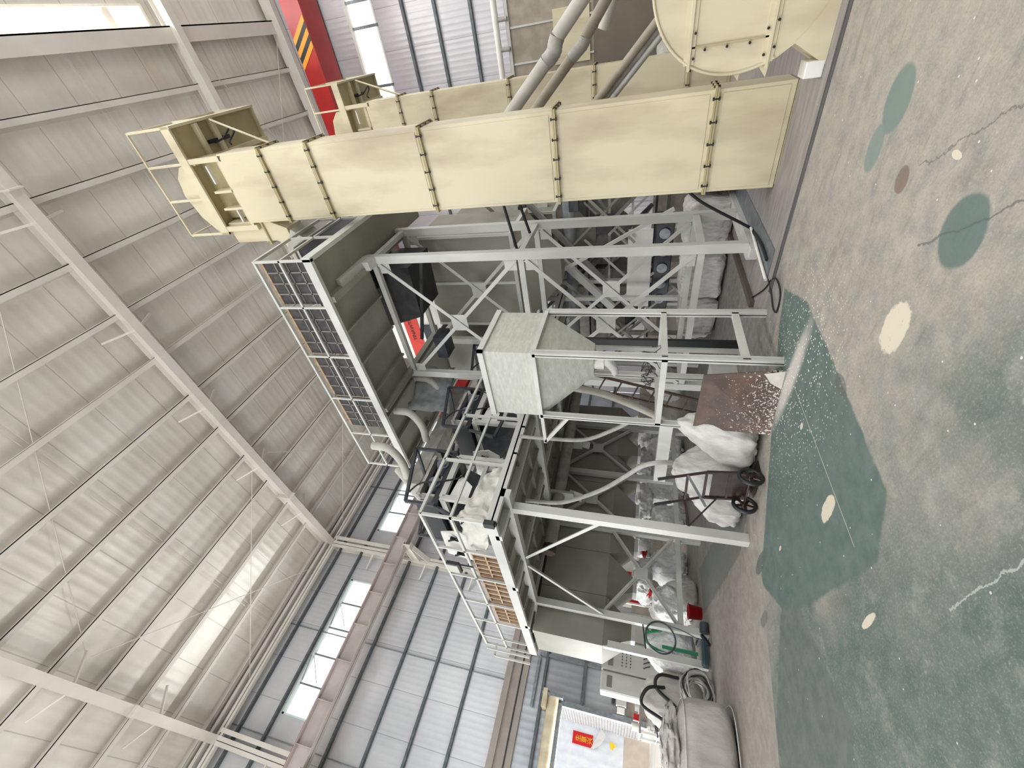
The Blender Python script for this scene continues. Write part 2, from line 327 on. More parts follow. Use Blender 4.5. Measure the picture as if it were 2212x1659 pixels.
def spline(pts, n=8):
    pts = [V(p) for p in pts]; out = []
    P = [pts[0]*2-pts[1]]+pts+[pts[-1]*2-pts[-2]]
    for i in range(1, len(P)-2):
        p0, p1, p2, p3 = P[i-1:i+3]
        for k in range(n):
            t = k/n; out.append(.5*((2*p1)+(p2-p0)*t+(2*p0-5*p1+4*p2-p3)*t*t+(3*p1-p0-3*p2+p3)*t**3))
    out.append(pts[-1]); return out
def sack_mb(c, s, e=.45, lump=.05, fr=3, seed=0, nu=72, nv=44, tie=0., top=1., sag=0., rot=0, fold=0., lean=(0, 0), crease=.05):
    """filled bag: rounded box with folds; tie narrows the top into a neck"""
    mb = MB(); vs = []; fs = []
    def sp(w, m): return math.copysign(abs(w)**m, w)
    for j in range(nv+1):
        ph = -math.pi/2+math.pi*j/nv
        for i in range(nu):
            th = 2*math.pi*i/nu
            x = sp(math.cos(ph), e)*sp(math.cos(th), e); y = sp(math.cos(ph), e)*sp(math.sin(th), e); z = sp(math.sin(ph), e)
            zz = (z+1)/2
            if tie: k = 1-tie*max(0, (zz-.62)/.38)**1.3; x *= k; y *= k
            k = 1+(top-1)*zz; x *= k; y *= k
            q_ = V((x*1.9+seed*3.3, y*1.9, z*.8)); k = 1-crease*(1-2.6*abs(noise.noise(q_)))-crease*.5*(1-2.6*abs(noise.noise(q_*2.3))); x *= k; y *= k; z *= 1-(1-k)*.5
            k = 1+sag*(1-zz)**2*.5; x *= k; y *= k
            if fold: k = 1+fold*math.sin(9*th+3*noise.noise(V((x*2, y*2, seed))))*(.3+zz); x *= k; y *= k
            n = noise.noise_vector(V((x*fr*.5+seed*7.1, y*fr*.5, z*fr*.5)))*lump+noise.noise_vector(V((x*fr*1.6+seed, y*fr*1.6, z*fr*1.2)))*lump*.45
            p = V((x*s[0]/2, y*s[1]/2, z*s[2]/2))+V((n.x*s[0], n.y*s[1], n.z*s[2]*.8))
            if rot: p = V((p.x*math.cos(rot)-p.y*math.sin(rot), p.x*math.sin(rot)+p.y*math.cos(rot), p.z))
            p = V(c)+V((lean[0]*zz, lean[1]*zz, s[2]/2))+p
            p.z = max(p.z, c[2]+.003); vs.append(p)
    for j in range(nv):
        for i in range(nu): fs.append((j*nu+i, j*nu+(i+1) % nu, (j+1)*nu+(i+1) % nu, (j+1)*nu+i))
    return mb.add(vs, fs, True)
def text_part(body, name, m, parent, loc, right, up, size, depth=.002):
    cu = bpy.data.curves.new(name, 'FONT'); cu.body = body; cu.size = size; cu.extrude = depth; cu.align_x = 'CENTER'; cu.align_y = 'CENTER'
    tmp = bpy.data.objects.new('tmp', cu); COL.objects.link(tmp); bpy.context.view_layer.update()
    me = bpy.data.meshes.new_from_object(tmp.evaluated_get(bpy.context.evaluated_depsgraph_get())); bpy.data.objects.remove(tmp)
    me.materials.clear(); me.materials.append(m); me.name = name
    r, u = V(right).normalized(), V(up).normalized(); n = r.cross(u)
    me.transform(Matrix(((r.x, u.x, n.x), (r.y, u.y, n.y), (r.z, u.z, n.z))).to_4x4())
    o = bpy.data.objects.new(name, me); COL.objects.link(o); o.parent = parent; o.location = V(loc)-WLOC[parent.name]
    return o


# ================================================================== BUILDING
XW, YE = -18.5, 20.4
def roofz(x): return 16.4+.05*(x+18)
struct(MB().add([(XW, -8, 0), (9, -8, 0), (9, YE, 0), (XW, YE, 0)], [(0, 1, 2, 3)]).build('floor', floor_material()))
struct(MB().box(-60, 30, -40, 40, -.12, -.02).build('ground', mat('bright_outdoor_concrete', (214, 208, 198), .8, rgb2=(226, 221, 212), scale=1)))
# left wall with door opening (Y<3.62, z<3.5) and two window strips
W1 = (1.02, 6.2, 12.62, 13.85); W2 = (8.75, 16.6, 12.62, 13.85)
def wallx(name, x, rects, m):
    mb = MB()
    for y0, y1, z0, z1 in rects: mb.box(x-.06, x, y0, y1, z0, z1)
    return struct(mb.build(name, m))
wallx('wall_left', XW, [(-8, YE, 13.85, 17.2), (-8, W1[0], 12.62, 13.85), (W1[1], W2[0], 12.62, 13.85), (W2[1], YE, 12.62, 13.85), (-8, YE, 5.55, 12.62)], foil)
wallx('wall_left', XW-.02, [(-8, YE, 3.5, 5.55), (3.62, YE, 1.15, 3.5), (-8, -1.2, 1.15, 3.5)], galvw)
wallx('baseboard_left', XW+.06, [(3.62, YE, 0, 1.2)], conc)
for i, w in enumerate((W1, W2)):
    fr = MB(); y0, y1, z0, z1 = w
    fr.box(XW-.1, XW+.03, y0, y1, z1-.09, z1+.0); fr.box(XW-.1, XW+.03, y0, y1, z0, z0+.06); fr.box(XW-.1, XW+.03, y0, y0+.06, z0, z1); fr.box(XW-.1, XW+.03, y1-.06, y1, z0, z1)
    n = 5 if i == 0 else 7
    o = struct(fr.build('window_%d' % (i+1), mat('window_frame_%d' % i, (206, 224, 220), .4)))
    seg = (y1-y0)/n
    for k in range(1, n):
        MB().box(XW-.08, XW+.0, y0+k*seg-.03, y0+k*seg+.03, z0, z1).build('mullion', steel, o)
    for k in (1, 3, 5):
        if k < n:
            MB().bar((XW-.02, y0+k*seg+.1, z1-.1), (XW+.25, y0+(k+1)*seg-.1, z1-.14), .03).bar((XW-.02, y0+(k+1)*seg-.1, z1-.1), (XW+.22, y0+k*seg+.1, z0+.3), .02).build('opening_sash', steel, o)
# end wall, with its own window strip
def wally(name, y, rects, m):
    mb = MB()
    for x0, x1, z0, z1 in rects: mb.box(x0, x1, y, y+.06, z0, z1)
    return struct(mb.build(name, m))
WE = (-5.2, 6.5, 12.35, 13.6)
wally('wall_end', YE, [(XW, 9, 13.6, 17.8), (XW, WE[0], 12.35, 13.6), (WE[1], 9, 12.35, 13.6), (XW, 9, 1.2, 12.35)], foilx)
wally('baseboard_end', YE-.08, [(XW, 9, 0, 1.2)], conc)
fr = MB(); fr.box(WE[0], WE[1], YE-.1, YE+.05, 13.5, 13.6); fr.box(WE[0], WE[1], YE-.04, YE+.05, 12.35, 12.42)
o = struct(fr.build('window_3', white))
for x in (-4.1, -2.3, -1.1, .9, 1.7, 3.6, 4.8): MB().box(x-.05, x+.05, YE-.05, YE+.03, 12.35, 13.6).build('mullion', steel, o)
wally('light_wall_front', -8, [(-9, 9, 0, 4.8)], foilx); wallx('light_wall_right', 9.06, [(-8, YE, 0, 4.8)], foil)  # unseen low walls, added so light comes from high up and the left gap
# roof sheets either side of the ridge light
mb = MB()
def roofq(x0, x1, y0, y1, lift=0): mb.add([(x0, y0, roofz(x0)+lift), (x1, y0, roofz(x1)+lift), (x1, y1, roofz(x1)+lift), (x0, y1, roofz(x0)+lift)], [(0, 1, 2, 3)])
roofq(XW, 1.75, -8, YE); roofq(1.75, 2.25, 14.6, YE); roofq(2.25, 9, -8, YE); roofq(1.75, 2.25, 13.2, 13.45)
struct(mb.build('ceiling', rooff))
mb = MB(); mb.box(1.70, 1.76, -8, 14.6, 17.35, 17.7); mb.box(2.25, 2.31, -8, 14.6, 17.35, 17.7); mb.box(1.75, 2.25, 14.5, 14.6, 17.35, 17.7)
struct(mb.build('trim_1', mat('roof_light_curb', (236, 232, 220), .5)))
# frames
def frame(Y, xr=9):
    c = MB(); xo, xi = XW+.02, -18.0
    c.box(xi-.02, xi, Y-.14, Y+.14, 0, 15.55); c.box(xo, xo+.02, Y-.14, Y+.14, 0, 15.9); c.box(xo, xi, Y-.01, Y+.01, 0, 15.7)
    struct(c.build('steel_column', cstruct))
    r = MB(); n = 6
    bot = lambda x: 15.5+(x+18)*(1.0/17)
    x0, x1 = XW+.1, 2.2
    for a, b in ((x0, -14), (-14, -7), (-7, x1), (x1, xr)):
        zt = lambda x: roofz(x)-.27
        zb = lambda x: bot(x) if x > -14 else bot(x)-.0
        r.add([(a, Y-.01, zb(a)), (b, Y-.01, zb(b)), (b, Y-.01, zt(b)), (a, Y-.01, zt(a)), (a, Y+.01, zb(a)), (b, Y+.01, zb(b)), (b, Y+.01, zt(b)), (a, Y+.01, zt(a))],
              [(0, 1, 2, 3), (7, 6, 5, 4), (0, 4, 5, 1), (3, 2, 6, 7)])
        r.bar((a, Y, zb(a)), (b, Y, zb(b)), .28, .02); r.bar((a, Y, zt(a)), (b, Y, zt(b)), .28, .02)
    for x in (-14, -1.2): r.box(x-.02, x+.02, Y-.16, Y+.16, bot(x)-.14, roofz(x)-.2)
    struct(r.build('roof_rafter', cstruct))
    for x in (-15.2, -11.9, -8.6, -5.3, -2):
        for s in (-1, 1):
            struct(MB().angle((x, Y+s*.05, bot(x)+.05), (x, Y+s*.85, roofz(x)-.25), .06).build('fly_brace', cstruct))
for Y in (-.25, 7.5, 14.9): frame(Y)
struct(MB().bar((XW, YE-.2, roofz(XW)-.45), (9, YE-.2, roofz(9)-.45), .3, .5).build('roof_rafter', cstruct))
x = -.03; k = 0
while x > -18.2:
    struct(MB().bar((x, -8, roofz(x)-.14), (x, YE, roofz(x)-.14), .03, .28).bar((x+.07, -8, roofz(x)-.285), (x+.07, YE, roofz(x)-.285), .17, .02).bar((x-.06, -8, roofz(x)-.012), (x-.06, YE, roofz(x)-.012), .12, .015).bar((x+.145, -8, roofz(x)-.26), (x+.145, YE, roofz(x)-.26), .02, .07).build('roof_purlin', cstruct))
    x -= 1.64
for x, w in ((1.5, .35), ):
    struct(MB().box(x-.25, x+.2, -8, YE, roofz(x)-.42, roofz(x)-.38).box(x+.16, x+.2, -8, YE, roofz(x)-.42, roofz(x)-.0).build('trim_2', cstruct))
for Y in (3.6, 11.2, 17.6):   # thin sag rods between purlins
    struct(MB().bar((-18, Y, roofz(-18)-.16), (1.3, Y, roofz(1.3)-.16), .014).build('sag_rod', cstruct))
    struct(MB().bar((-18, Y+.14, roofz(-18)-.16), (1.3, Y+.14, roofz(1.3)-.16), .014).build('sag_rod', cstruct))
# eave struts and left wall girts
for z, w in ((15.9, .2), (15.45, .16)):
    struct(MB().bar((-18.1, -8, z), (-18.1, YE, z), w, w*.6).build('trim_3', cstruct))
struct(MB().tube([(-18.05, -8, 15.6), (-18.05, YE, 15.6)], .06, 10).build('trim_4', cstruct))
for z in (15.2, 14.0, 11.35, 9.9, 8.45, 7.02, 4.2, 2.75):
    y0 = -8 if z > 3.5 else 3.7
    struct(MB().box(XW, XW+.14, y0, YE, z-.045, z-.03).box(XW+.13, XW+.145, y0, YE, z-.045, z+.05).box(XW, XW+.02, y0, YE, z-.03, z+.07).build('wall_girt', dsteel))
struct(MB().box(XW, XW+.35, -8, YE, 5.4, 5.62).box(XW, XW+.2, -8, YE, 5.1, 5.4).box(XW, XW+.1, -8, YE, 4.85, 5.05).build('trim_5', mat('brown_grey_cable_duct', (150, 142, 134), .5)))
for z in (14.78, 11.08, 9.74, 8.3, 6.93, 5.47, 4.1, 2.7):
    struct(MB().box(XW, 9, YE-.14, YE, z-.05, z-.03).box(XW, 9, YE-.145, YE-.13, z-.05, z+.06).build('wall_girt', dsteel))
for Y in (.3, 3.9, 11.2): struct(MB().box(XW, XW+.05, Y-.02, Y+.02, 5.6, 15.9).build('wall_tie', steel))
for p, q in (((-18.3, 1.5, 15.7), (-12, 7.3, 16.3)), ((-18.3, 6.5, 15.7), (-12, .5, 16.3)), ((-18.3, 8.5, 15.7), (-12, 14.2, 16.3)), ((-18.3, 13.8, 15.7), (-12, 8.2, 16.3)), ((-12, .5, 16.5), (-1, 7, 17.0)), ((1, 15.2, 16.9), (-6, YE-.5, 16.8)), ((-6, 15.2, 16.8), (1, YE-.5, 17))):
    struct(MB().tube([p, q], .013, 6).build('wind_brace', cstruct))
# roller shutter and door jamb
struct(MB().box(XW-.12, XW+.12, 3.55, 3.72, 0, 3.5).build('door_1', steel))
rs = thing('roller_shutter', (-18.2, 1.2, 3.5), 'cream roller shutter drum mounted over the open doorway', 'shutter')
MB().cyl((-18.2, -2, 3.75), (-18.2, 3.7, 3.75), .2, 22).build('drum', cream, rs)
MB().box(-18.46, -18.3, -2, 3.6, 3.42, 3.62).build('curtain_edge', steel, rs)
MB().box(-18.48, -17.95, 3.68, 3.76, 3.4, 4.15).build('end_bracket', steel, rs)
MB().prism([(-18.4, 4.1), (-17.9, 4.1), (-17.9, 3.95), (-18.3, 3.9)], 1, 3.3, 3.85).build('motor_cover', cream, rs)
struct(MB().box(-18.46, -18.36, 3.3, 4.9, 4.45, 4.55).build('trim_6', steel)); struct(MB().box(-18.46, -18.36, 4.95, 5.05, 1.2, 4.5).build('trim_7', steel))
# outside: the neighbouring shed
struct(MB().box(-26.1, -26, -4, 4.5, 1.15, 9).build('wall_shed', shedb)); struct(MB().box(-26.15, -26.02, -4, 4.5, 0, 1.15).build('wall_shed', mat('shed_beige_base', (214, 200, 186), .8)))
struct(MB().box(-26, -19.2, 4.5, 4.6, .35, 7).build('wall_lane', shedw))
sg = thing('red_couplet_banner', (-25.95, 3.95, 2.6), 'red paper banner with gold characters, its lower end peeling off the shed wall', 'banner')
MB().box(-25.99, -25.97, 3.72, 4.2, 2.55, 3.5).build('paper', signr, sg)
MB().add([(-25.96, 3.72, 2.62), (-25.96, 4.2, 2.3), (-25.75, 4.5, 2.2), (-25.7, 4.25, 1.95), (-25.85, 3.9, 2.2), (-25.96, 3.7, 2.5)], [(0, 1, 2), (0, 2, 3), (0, 3, 4, 5)]).build('peeling_end', white, sg)
for i, ch in enumerate('生意兴'): text_part(ch, 'character', yel, sg, (-25.965, 3.96, 3.22-.27*i), (0, 1, 0), (0, 0, 1), .27)
tag(MB().add([(-25.95, 3.9, 1.75), (-25.9, 4.15, 1.78), (-25.85, 4.1, 1.6), (-25.9, 3.85, 1.62)], [(0, 1, 2, 3)]).add([(-25.95, 3.95, 1.62), (-25.85, 4.1, 1.62), (-25.8, 4.0, 1.45)], [(0, 1, 2)]).build('paper_scrap', yel), 'small scrap of gold paper stuck on the shed wall below the red banner', 'paper')
# ================================================================== CRANES
cb = thing('crane_runway_beam', (-17, 6, 11.1), 'pinkish crane runway girder with stiffeners along the left wall', 'beam')
MB().ibeam((-17, -8, 11.4), (-17, YE-.5, 11.4), .36, .66, .02).build('girder', pinkst, cb)
MB().box(-17.04, -16.96, -8, YE-.5, 11.73, 11.83).build('rail', dred, cb)
for y in [-.9+1.25*i for i in range(16)]: MB().box(-17.0, -16.84, y-.01, y+.01, 11.1, 11.7).build('stiffener', pinkst, cb)
for Y in (-.25, 7.5, 14.9):
    struct(MB().ibeam((-18, Y, 10.85), (-16.7, Y, 10.95), .25, .4, .02).bar((-18, Y, 10.2), (-16.9, Y, 10.7), .2, .03).build('crane_bracket', cstruct))
    struct(MB().bar((-18, Y+.3, 12), (-18, Y+.3, 15.5), .14).build('column_stay', cstruct))
    for s, z in ((1, 13.3), (-1, 10.5), (1, 8.1)): struct(MB().angle((-18, Y-.1, z-.2), (XW+.1, Y-.75, z), .07).build('fly_brace', cstruct))
rc = thing('bridge_crane', (0, 17.5, 13.3), 'red box-girder bridge crane with orange and black hazard stripes', 'crane')
MB().box(-17, 8.5, 17, 18.1, 13.3, 14.05).build('main_girder', red, rc)
for i in range(3):
    for col, k in ((orange, 0), (black, 1)):
        x = 1.42-.36*i-.18*k
        if i == 2 and k == 1: continue
        MB().add([(x, 16.985, 13.32), (x-.18, 16.985, 13.32), (x-.78, 16.985, 14.03), (x-.6, 16.985, 14.03), (x, 17, 13.32), (x-.18, 17, 13.32), (x-.78, 17, 14.03), (x-.6, 17, 14.03)],
                 [(0, 1, 2, 3), (0, 4, 5, 1), (2, 6, 7, 3)]).build('hazard_stripe', col, rc)
MB().box(-17.2, -16.8, 15.8, 19.2, 11.9, 13.1).build('end_carriage', red, rc)
# ================================================================== BUCKET ELEVATORS
FL = (.84, 2.79, 4.76, 6.72, 7.66)
el = thing('bucket_elevator', (-1.46, 6.53, 0), 'tall cream bucket elevator nearest the camera, standing beside the grey steel tower', 'bucket elevator', 'cream bucket elevators')
zz = (0,)+FL+(8.58,)
for a, b in zip(zz, zz[1:]):
    MB().box(-2.04, -.89, 6.35, 6.78, a+.012, b-.012).build('casing_section', cream, el, bevel=.006)
    MB().box(-2.0, -.93, 6.342, 6.352, a+.07, b-.07).build('face_panel', cream, el, bevel=.004)
first = None
for z in FL:
    f = MB().box(-2.06, -.87, 6.30, 6.86, z-.022, z-.002).box(-2.06, -.85, 6.30, 6.86, z+.002, z+.022).build('flange', cream2, el)
    for x in (-1.95, -1.71, -1.46, -1.22, -.98): MB().cyl((x, 6.315, z-.042), (x, 6.315, z+.042), .019, 8).build('bolt', black, f)
    for y in (6.4, 6.58, 6.76): MB().cyl((-.868, y, z-.035), (-.868, y, z+.035), .014, 8).build('bolt', black, f)
MB().box(-2.0, -.93, 6.62, 6.78, 8.58, 9.3).build('recess_plate', cream2, el)
MB().box(-.99, -.91, 6.35, 6.42, 8.5, 9.3).box(-2.17, -2.08, 6.35, 6.42, 8.5, 9.3).box(-2.1, -.95, 6.36, 6.42, 8.56, 8.62).box(-1.5, -1.46, 6.4, 6.6, 8.7, 9.1).box(-1.8, -1.76, 6.4, 6.6, 8.6, 9.1).box(-2.1, -.95, 6.5, 6.56, 8.72, 8.8).build('bearing_frame', cream, el)
MB().box(-1.35, -1.05, 6.44, 6.5, 9.0, 9.03).build('bearing_slide', white, el)
MB().box(-2.05, -1.8, 6.44, 6.5, 8.85, 8.88).build('bearing_slide', white, el)
pl = MB().box(-2.2, -.42, 6.38, 8.35, 9.3, 9.33).build('service_deck', cream2, el)
MB().box(-2.22, -.40, 6.34, 6.38, 9.24, 9.42).box(-.44, -.40, 6.34, 8.37, 9.22, 9.42).box(-2.22, -.4, 8.33, 8.37, 9.24, 9.42).box(-2.22, -2.18, 6.34, 8.37, 9.24, 9.42).box(-1.02, -.95, 6.4, 8.35, 9.18, 9.3).box(-2.15, -.44, 7.2, 7.27, 9.2, 9.3).box(-.98, -.45, 6.85, 6.9, 9.2, 9.3).build('deck_edge_frame', cream, el)
MB().bar((-.46, 7.2, 9.2), (-.9, 6.82, 7.78), .05, .03).build('deck_brace', cream, el)
rl = MB()
for x, y in ((-.42, 6.36), (-.97, 6.36), (-1.56, 6.36), (-2.2, 6.36), (-.42, 8.35), (-2.2, 8.35), (-.42, 7.3)): rl.bar((x, y, 9.3), (x, y, 10.22), .035)
rl.bar((-.42, 6.36, 10.22), (-2.2, 6.36, 10.22), .03).bar((-.42, 6.36, 10.22), (-.42, 8.35, 10.22), .03).bar((-2.2, 6.36, 10.22), (-2.2, 8.35, 10.22), .03).bar((-.42, 8.35, 10.22), (-2.2, 8.35, 10.22), .03)
rl.build('guard_rail', cream, el)
hd = MB(); hd.prism([(-2.25, 9.34), (-1.0, 9.34), (-1.02, 9.6), (-1.2, 9.78), (-1.5, 9.86), (-1.9, 9.75), (-2.25, 9.5)], 1, 6.42, 6.85).build('head_housing', cream, el)
MB().box(-2.42, -2.04, 6.44, 6.85, 8.3, 9.25).frustum((-2.62, -2.2, 6.44, 6.85), 7.95, (-2.42, -2.05, 6.44, 6.85), 8.3).build('discharge_spout', cream, el)
MB().box(-2.47, -2.02, 6.40, 6.9, 8.42, 8.45).build('spout_flange', cream2, el)
MB().box(-.8, -.74, 7.0, 7.5, 9.24, 9.29).tube(spline([(-.8, 7.1, 9.25), (-.75, 7.15, 9.05), (-.62, 7.3, 8.95), (-.7, 7.4, 9.0), (-.82, 7.2, 9.0), (-.86, 7.1, 8.9)]), .016, 8).build('motor_cable_loop', black, el)
MB().box(-2.0, -.9, 6.345, 6.36, 0, .008).build('base_angle', cream2, el)
copy_tree(el, (0, 5.15, 0), label='second cream bucket elevator standing behind the nearest one, head beside the red crane')
# chute from the first elevator to the top hopper
ch = MB().add([(-2.6, 6.35, 8.1), (-2.2, 6.35, 7.8), (-2.9, 6.5, 7.1), (-3.5, 6.5, 7.3), (-2.6, 6.8, 8.1), (-2.2, 6.8, 7.8), (-2.9, 6.9, 7.1), (-3.5, 6.9, 7.3)],
         [(0, 1, 2, 3), (7, 6, 5, 4), (0, 4, 5, 1), (1, 5, 6, 2), (2, 6, 7, 3), (3, 7, 4, 0)]).build('feed_chute', pipeg)
tag(ch, 'grey sheet feed chute running from elevator spout down to the upper platform', 'chute')
# round fan / cyclone housing
fh = thing('round_fan_housing', (.12, 5.9, 0), 'big round cream fan housing at right edge with bolted seams', 'fan housing')
n = 72; R = .8; cx, cz = .13, .82
disc = [(cx+R*math.cos(2*math.pi*k/n), cz+R*math.sin(2*math.pi*k/n)) for k in range(n)]
MB().prism(disc, 1, 5.62, 6.25).build('drum_casing', cream, fh)
MB().tube([(cx+R*math.cos(a_), 5.615, cz+R*math.sin(a_)) for a_ in [math.radians(-25+4*k) for k in range(59)]], .014, 8).build('rim', cream, fh)
for z, t in ((.52, .03), (1.24, .03)):
    h = math.sqrt(R*R-(z-cz)**2); MB().box(cx-h-.05, cx+h, 5.58, 5.625, z-.012, z+.012).box(cx-h-.0, cx+h, 5.605, 5.622, z-.05, z+.05).build('seam_flange', cream, fh)
MB().box(-.42, -.405, 5.605, 5.622, .54, 1.22).build('seam_flange', cream2, fh)
for x, z in ((-.5, .48), (-.3, .48), (-.1, .48), (-.55, .56), (-.35, .56), (-.44, 1.1), (-.44, .9), (-.44, .7), (-.5, 1.2), (-.3, 1.2)): MB().cyl((x, 5.61, z), (x, 5.585, z), .012, 8).build('bolt', black, fh)
MB().prism([(-.70, 0), (.95, 0), (.95, .6), (-.6, .45), (-.5, .3)], 1, 5.622, 6.2).build('saddle_foot', cream, fh)
for z in (.75, .5): MB().prism([(-.74, z), (-.64, z+.08), (-.6, z-.02)], 1, 5.64, 5.66).build('lifting_lug', cream, fh)
tag(MB().box(-.80, -.66, 5.62, 5.85, 0, .16).build('concrete_block', white, bevel=.01), 'small white painted block under the foot of the round fan housing', 'block')
# ================================================================== DUCTS BESIDE THE ELEVATORS
d1 = thing('air_duct', (-.4, 8.2, 2.6), 'thick pale grey air duct crossing behind the nearest elevator, with ribbed elbow', 'duct')
MB().tube([(.5, 8.1, 2.25), (-.2, 8.1, 2.98)], .105, 24).build('upper_tube', pipeg, d1)
MB().tube(spline([(-.2, 8.1, 2.98), (-.28, 8.1, 3.02), (-.36, 8.1, 3.04), (-.44, 8.1, 3.12), (-.48, 8.1, 3.18)], 6), .115, 24, rf=lambda i: .112+.005*(i % 2)).build('ribbed_elbow', duste, d1)
MB().tube([(-.48, 8.1, 3.18), (-1.5, 8.1, 4.3)], .105, 24).build('lower_tube', pipeg, d1)
d2 = thing('air_duct', (-.4, 8.6, 2.4), 'dusty brown air duct running just behind the pale grey duct', 'duct')
MB().tube([(.5, 8.6, 2.0), (-.28, 8.6, 2.62)], .085, 22).build('upper_tube', pipeb, d2)
MB().tube(spline([(-.28, 8.6, 2.62), (-.36, 8.6, 2.66), (-.44, 8.6, 2.76), (-.52, 8.6, 2.86)], 6), .09, 22, rf=lambda i: .09+.004*(i % 2)).build('ribbed_elbow', duste, d2)
MB().tube([(-.52, 8.6, 2.86), (-1.6, 8.6, 4.0)], .085, 22).build('lower_tube', pipeb, d2)
for (dy, dz, r, m, lab) in ((0, 0, .055, pipeb, 'slim dusty brown tube, uppermost of the slanting bundle beside the elevators'), (.1, -.1, .08, duste, 'thick grey tube in the middle of the slanting bundle'), (.0, -.22, .04, hosem, 'thin pale tube, lowest of the slanting bundle')):
    tag(MB().tube([(.4, 7.4+dy, .95+dz), (-1.6, 7.6+dy, 2.95+dz)], r, 18).build('conveying_tube', m), lab, 'tube')
tag(MB().tube([(-.25, 9.5, 2.42), (.3, 9.5, 2.2), (1.5, 9.5, 1.2)], .1, 20).build('return_duct', pipeg), 'short horizontal grey duct at the right edge below the ribbed elbows', 'duct')
# dust collector
dc = thing('dust_collector', (-.3, 14, 0), 'dusty grey dust collector cabinet with pipes behind the second elevator', 'dust collector')
MB().box(-2.2, 1.5, 13.6, 15, 3.0, 5.15).build('filter_box', pipeb, dc, bevel=.01)
for x in (-1.5, -.75, 0, .75): MB().box(x-.02, x+.02, 13.56, 13.6, 3.0, 5.1).build('rib', grey, dc)
MB().box(-2.25, 1.55, 13.55, 15.05, 5.12, 5.2).build('top_rim', grey, dc)
MB().frustum((-.9, .3, 14, 14.6), 1.2, (-2.2, 1.5, 13.6, 15), 3.0).build('collecting_hopper', mat('brown_hopper_sheet', (128, 118, 108), .6), dc)
MB().box(-.9, .2, 13.55, 13.6, 3.1, 4.0).build('inspection_door', cream, dc)
MB().tube([(-2.1, 13.5, 5.45), (1.3, 13.5, 5.45)], .08, 14).build('air_header', white, dc)
for x in (-1.6, -1.0, -.4, .2, .8): MB().tube([(x, 13.5, 5.45), (x, 13.5, 5.15)], .05, 10).build('pulse_valve', duste, dc)
for x in (-2.1, 1.4):
    for y in (13.7, 14.9): MB().box(x-.05, x+.05, y-.05, y+.05, 0, 3).build('leg', grey, dc)
tag(sack_mb((-.75, 12.6, .0), (1.0, .9, 1.5), .5, .03, 3, 5).build('bulk_bag', bagg), 'grey bulk bag with faint printing behind the round fan housing', 'bag')
# ================================================================== MAIN TOWER
A, B_, F, G = -2.92, -5.68, 6.56, 7.86
tw = thing('steel_tower', (-4.3, 7.2, 0), 'pale grey steel tower with cross bracing behind the cream elevator', 'tower')
for x in (A, B_):
    for y in (F, G): MB().box(x-.075, x+.075, y-.06, y+.06, .1 if x == A else 0, 6.62).build('post', grey, tw, bevel=.004)
for z in (.72, 3.56, 6.45):
    for y in (F, G): MB().box(B_, A, y-.045, y+.045, z-.05, z+.05).build('cross_beam', grey, tw)
    for x in (A, B_): MB().box(x-.045, x+.045, F, G, z-.05, z+.05).build('side_beam', grey, tw)
def xb(x0, x1, y, z0, z1):
    MB().angle((x0, y, z0), (x1, y, z1), .07, .01, (0, 1, 0)).build('diagonal_brace', grey, tw)
    MB().angle((x1, y+.02, z0), (x0, y+.02, z1), .07, .01, (0, 1, 0)).build('diagonal_brace', grey, tw)
    MB().cb(((x0+x1)/2, y+.03, (z0+z1)/2), (.36, .012, .34)).build('gusset_plate', grey, tw)
    for xx in (x0, x1):
        s = 1 if xx == x0 else -1
        for zz_ in (z0, z1):
            t = 1 if zz_ == z0 else -1
            MB().cb((xx+s*.1, y+.03, zz_+t*.1), (.2, .012, .22)).build('gusset_plate', grey, tw)
for y in (F-.05, G-.05):
    xb(B_+.08, A-.08, y, .8, 3.48); xb(B_+.08, A-.08, y, 3.66, 6.35)
MB().box(-3.02, -2.86, 6.33, 8.95, 0, .1).box(-3.02, -2.99, 6.33, 8.95, .1, .14).build('base_beam', grey, tw)
for x in (-3.0, -5.6, -8.3): MB().box(x-.05, x+.05, 5.2, 8.0, 6.46, 6.6).build('deck_joist', grey_shade, tw) if x > -6 else None
# upper deck (part of the tower) and its rails
MB().box(-7.5, -2.25, 5.2, 6.52, 6.60, 6.625).box(-3.0, -2.25, 6.52, 9.0, 6.60, 6.625).box(-7.5, -5.75, 6.52, 9.0, 6.60, 6.625).build('deck_plate', grey_shade, tw)
MB().box(-7.5, -2.25, 5.13, 5.2, 6.52, 6.68).box(-2.3, -2.23, 5.13, 9, 6.52, 6.68).box(-7.5, -7.43, 5.13, 9, 6.52, 6.68).build('deck_edge_channel', grey, tw, bevel=.004)
for x in [-2.95-.72*i for i in range(7)]: MB().box(x-.02, x+.02, 5.2, 6.5, 6.53, 6.6).build('deck_rib', grey_shade, tw)
MB().box(-3.02, -2.82, 5.55, 6.5, 6.5, 6.6).box(-3.0, -2.84, 6.25, 6.5, 6.36, 6.5).build('beam_stub', grey, tw)
RXU = (-2.28, -3.13, -4.2, -5.3, -6.37, -7.45)
for x in RXU: MB().bar((x, 5.16, 6.66), (x, 5.16, 7.66), .035).build('rail_post', grey, tw)
MB().bar((-2.26, 5.16, 7.66), (-7.47, 5.16, 7.66), .045).bar((-2.28, 5.16, 7.66), (-2.28, 8.95, 7.66), .045).build('top_rail', grey, tw)
MB().bar((-2.26, 5.16, 7.15), (-7.47, 5.16, 7.15), .035).bar((-2.28, 5.16, 7.15), (-2.28, 8.95, 7.15), .035).build('mid_rail', grey, tw)
for y in (6.1, 7.0, 7.95): MB().bar((-2.28, y, 6.66), (-2.28, y, 7.66), .035).build('rail_post', grey, tw)
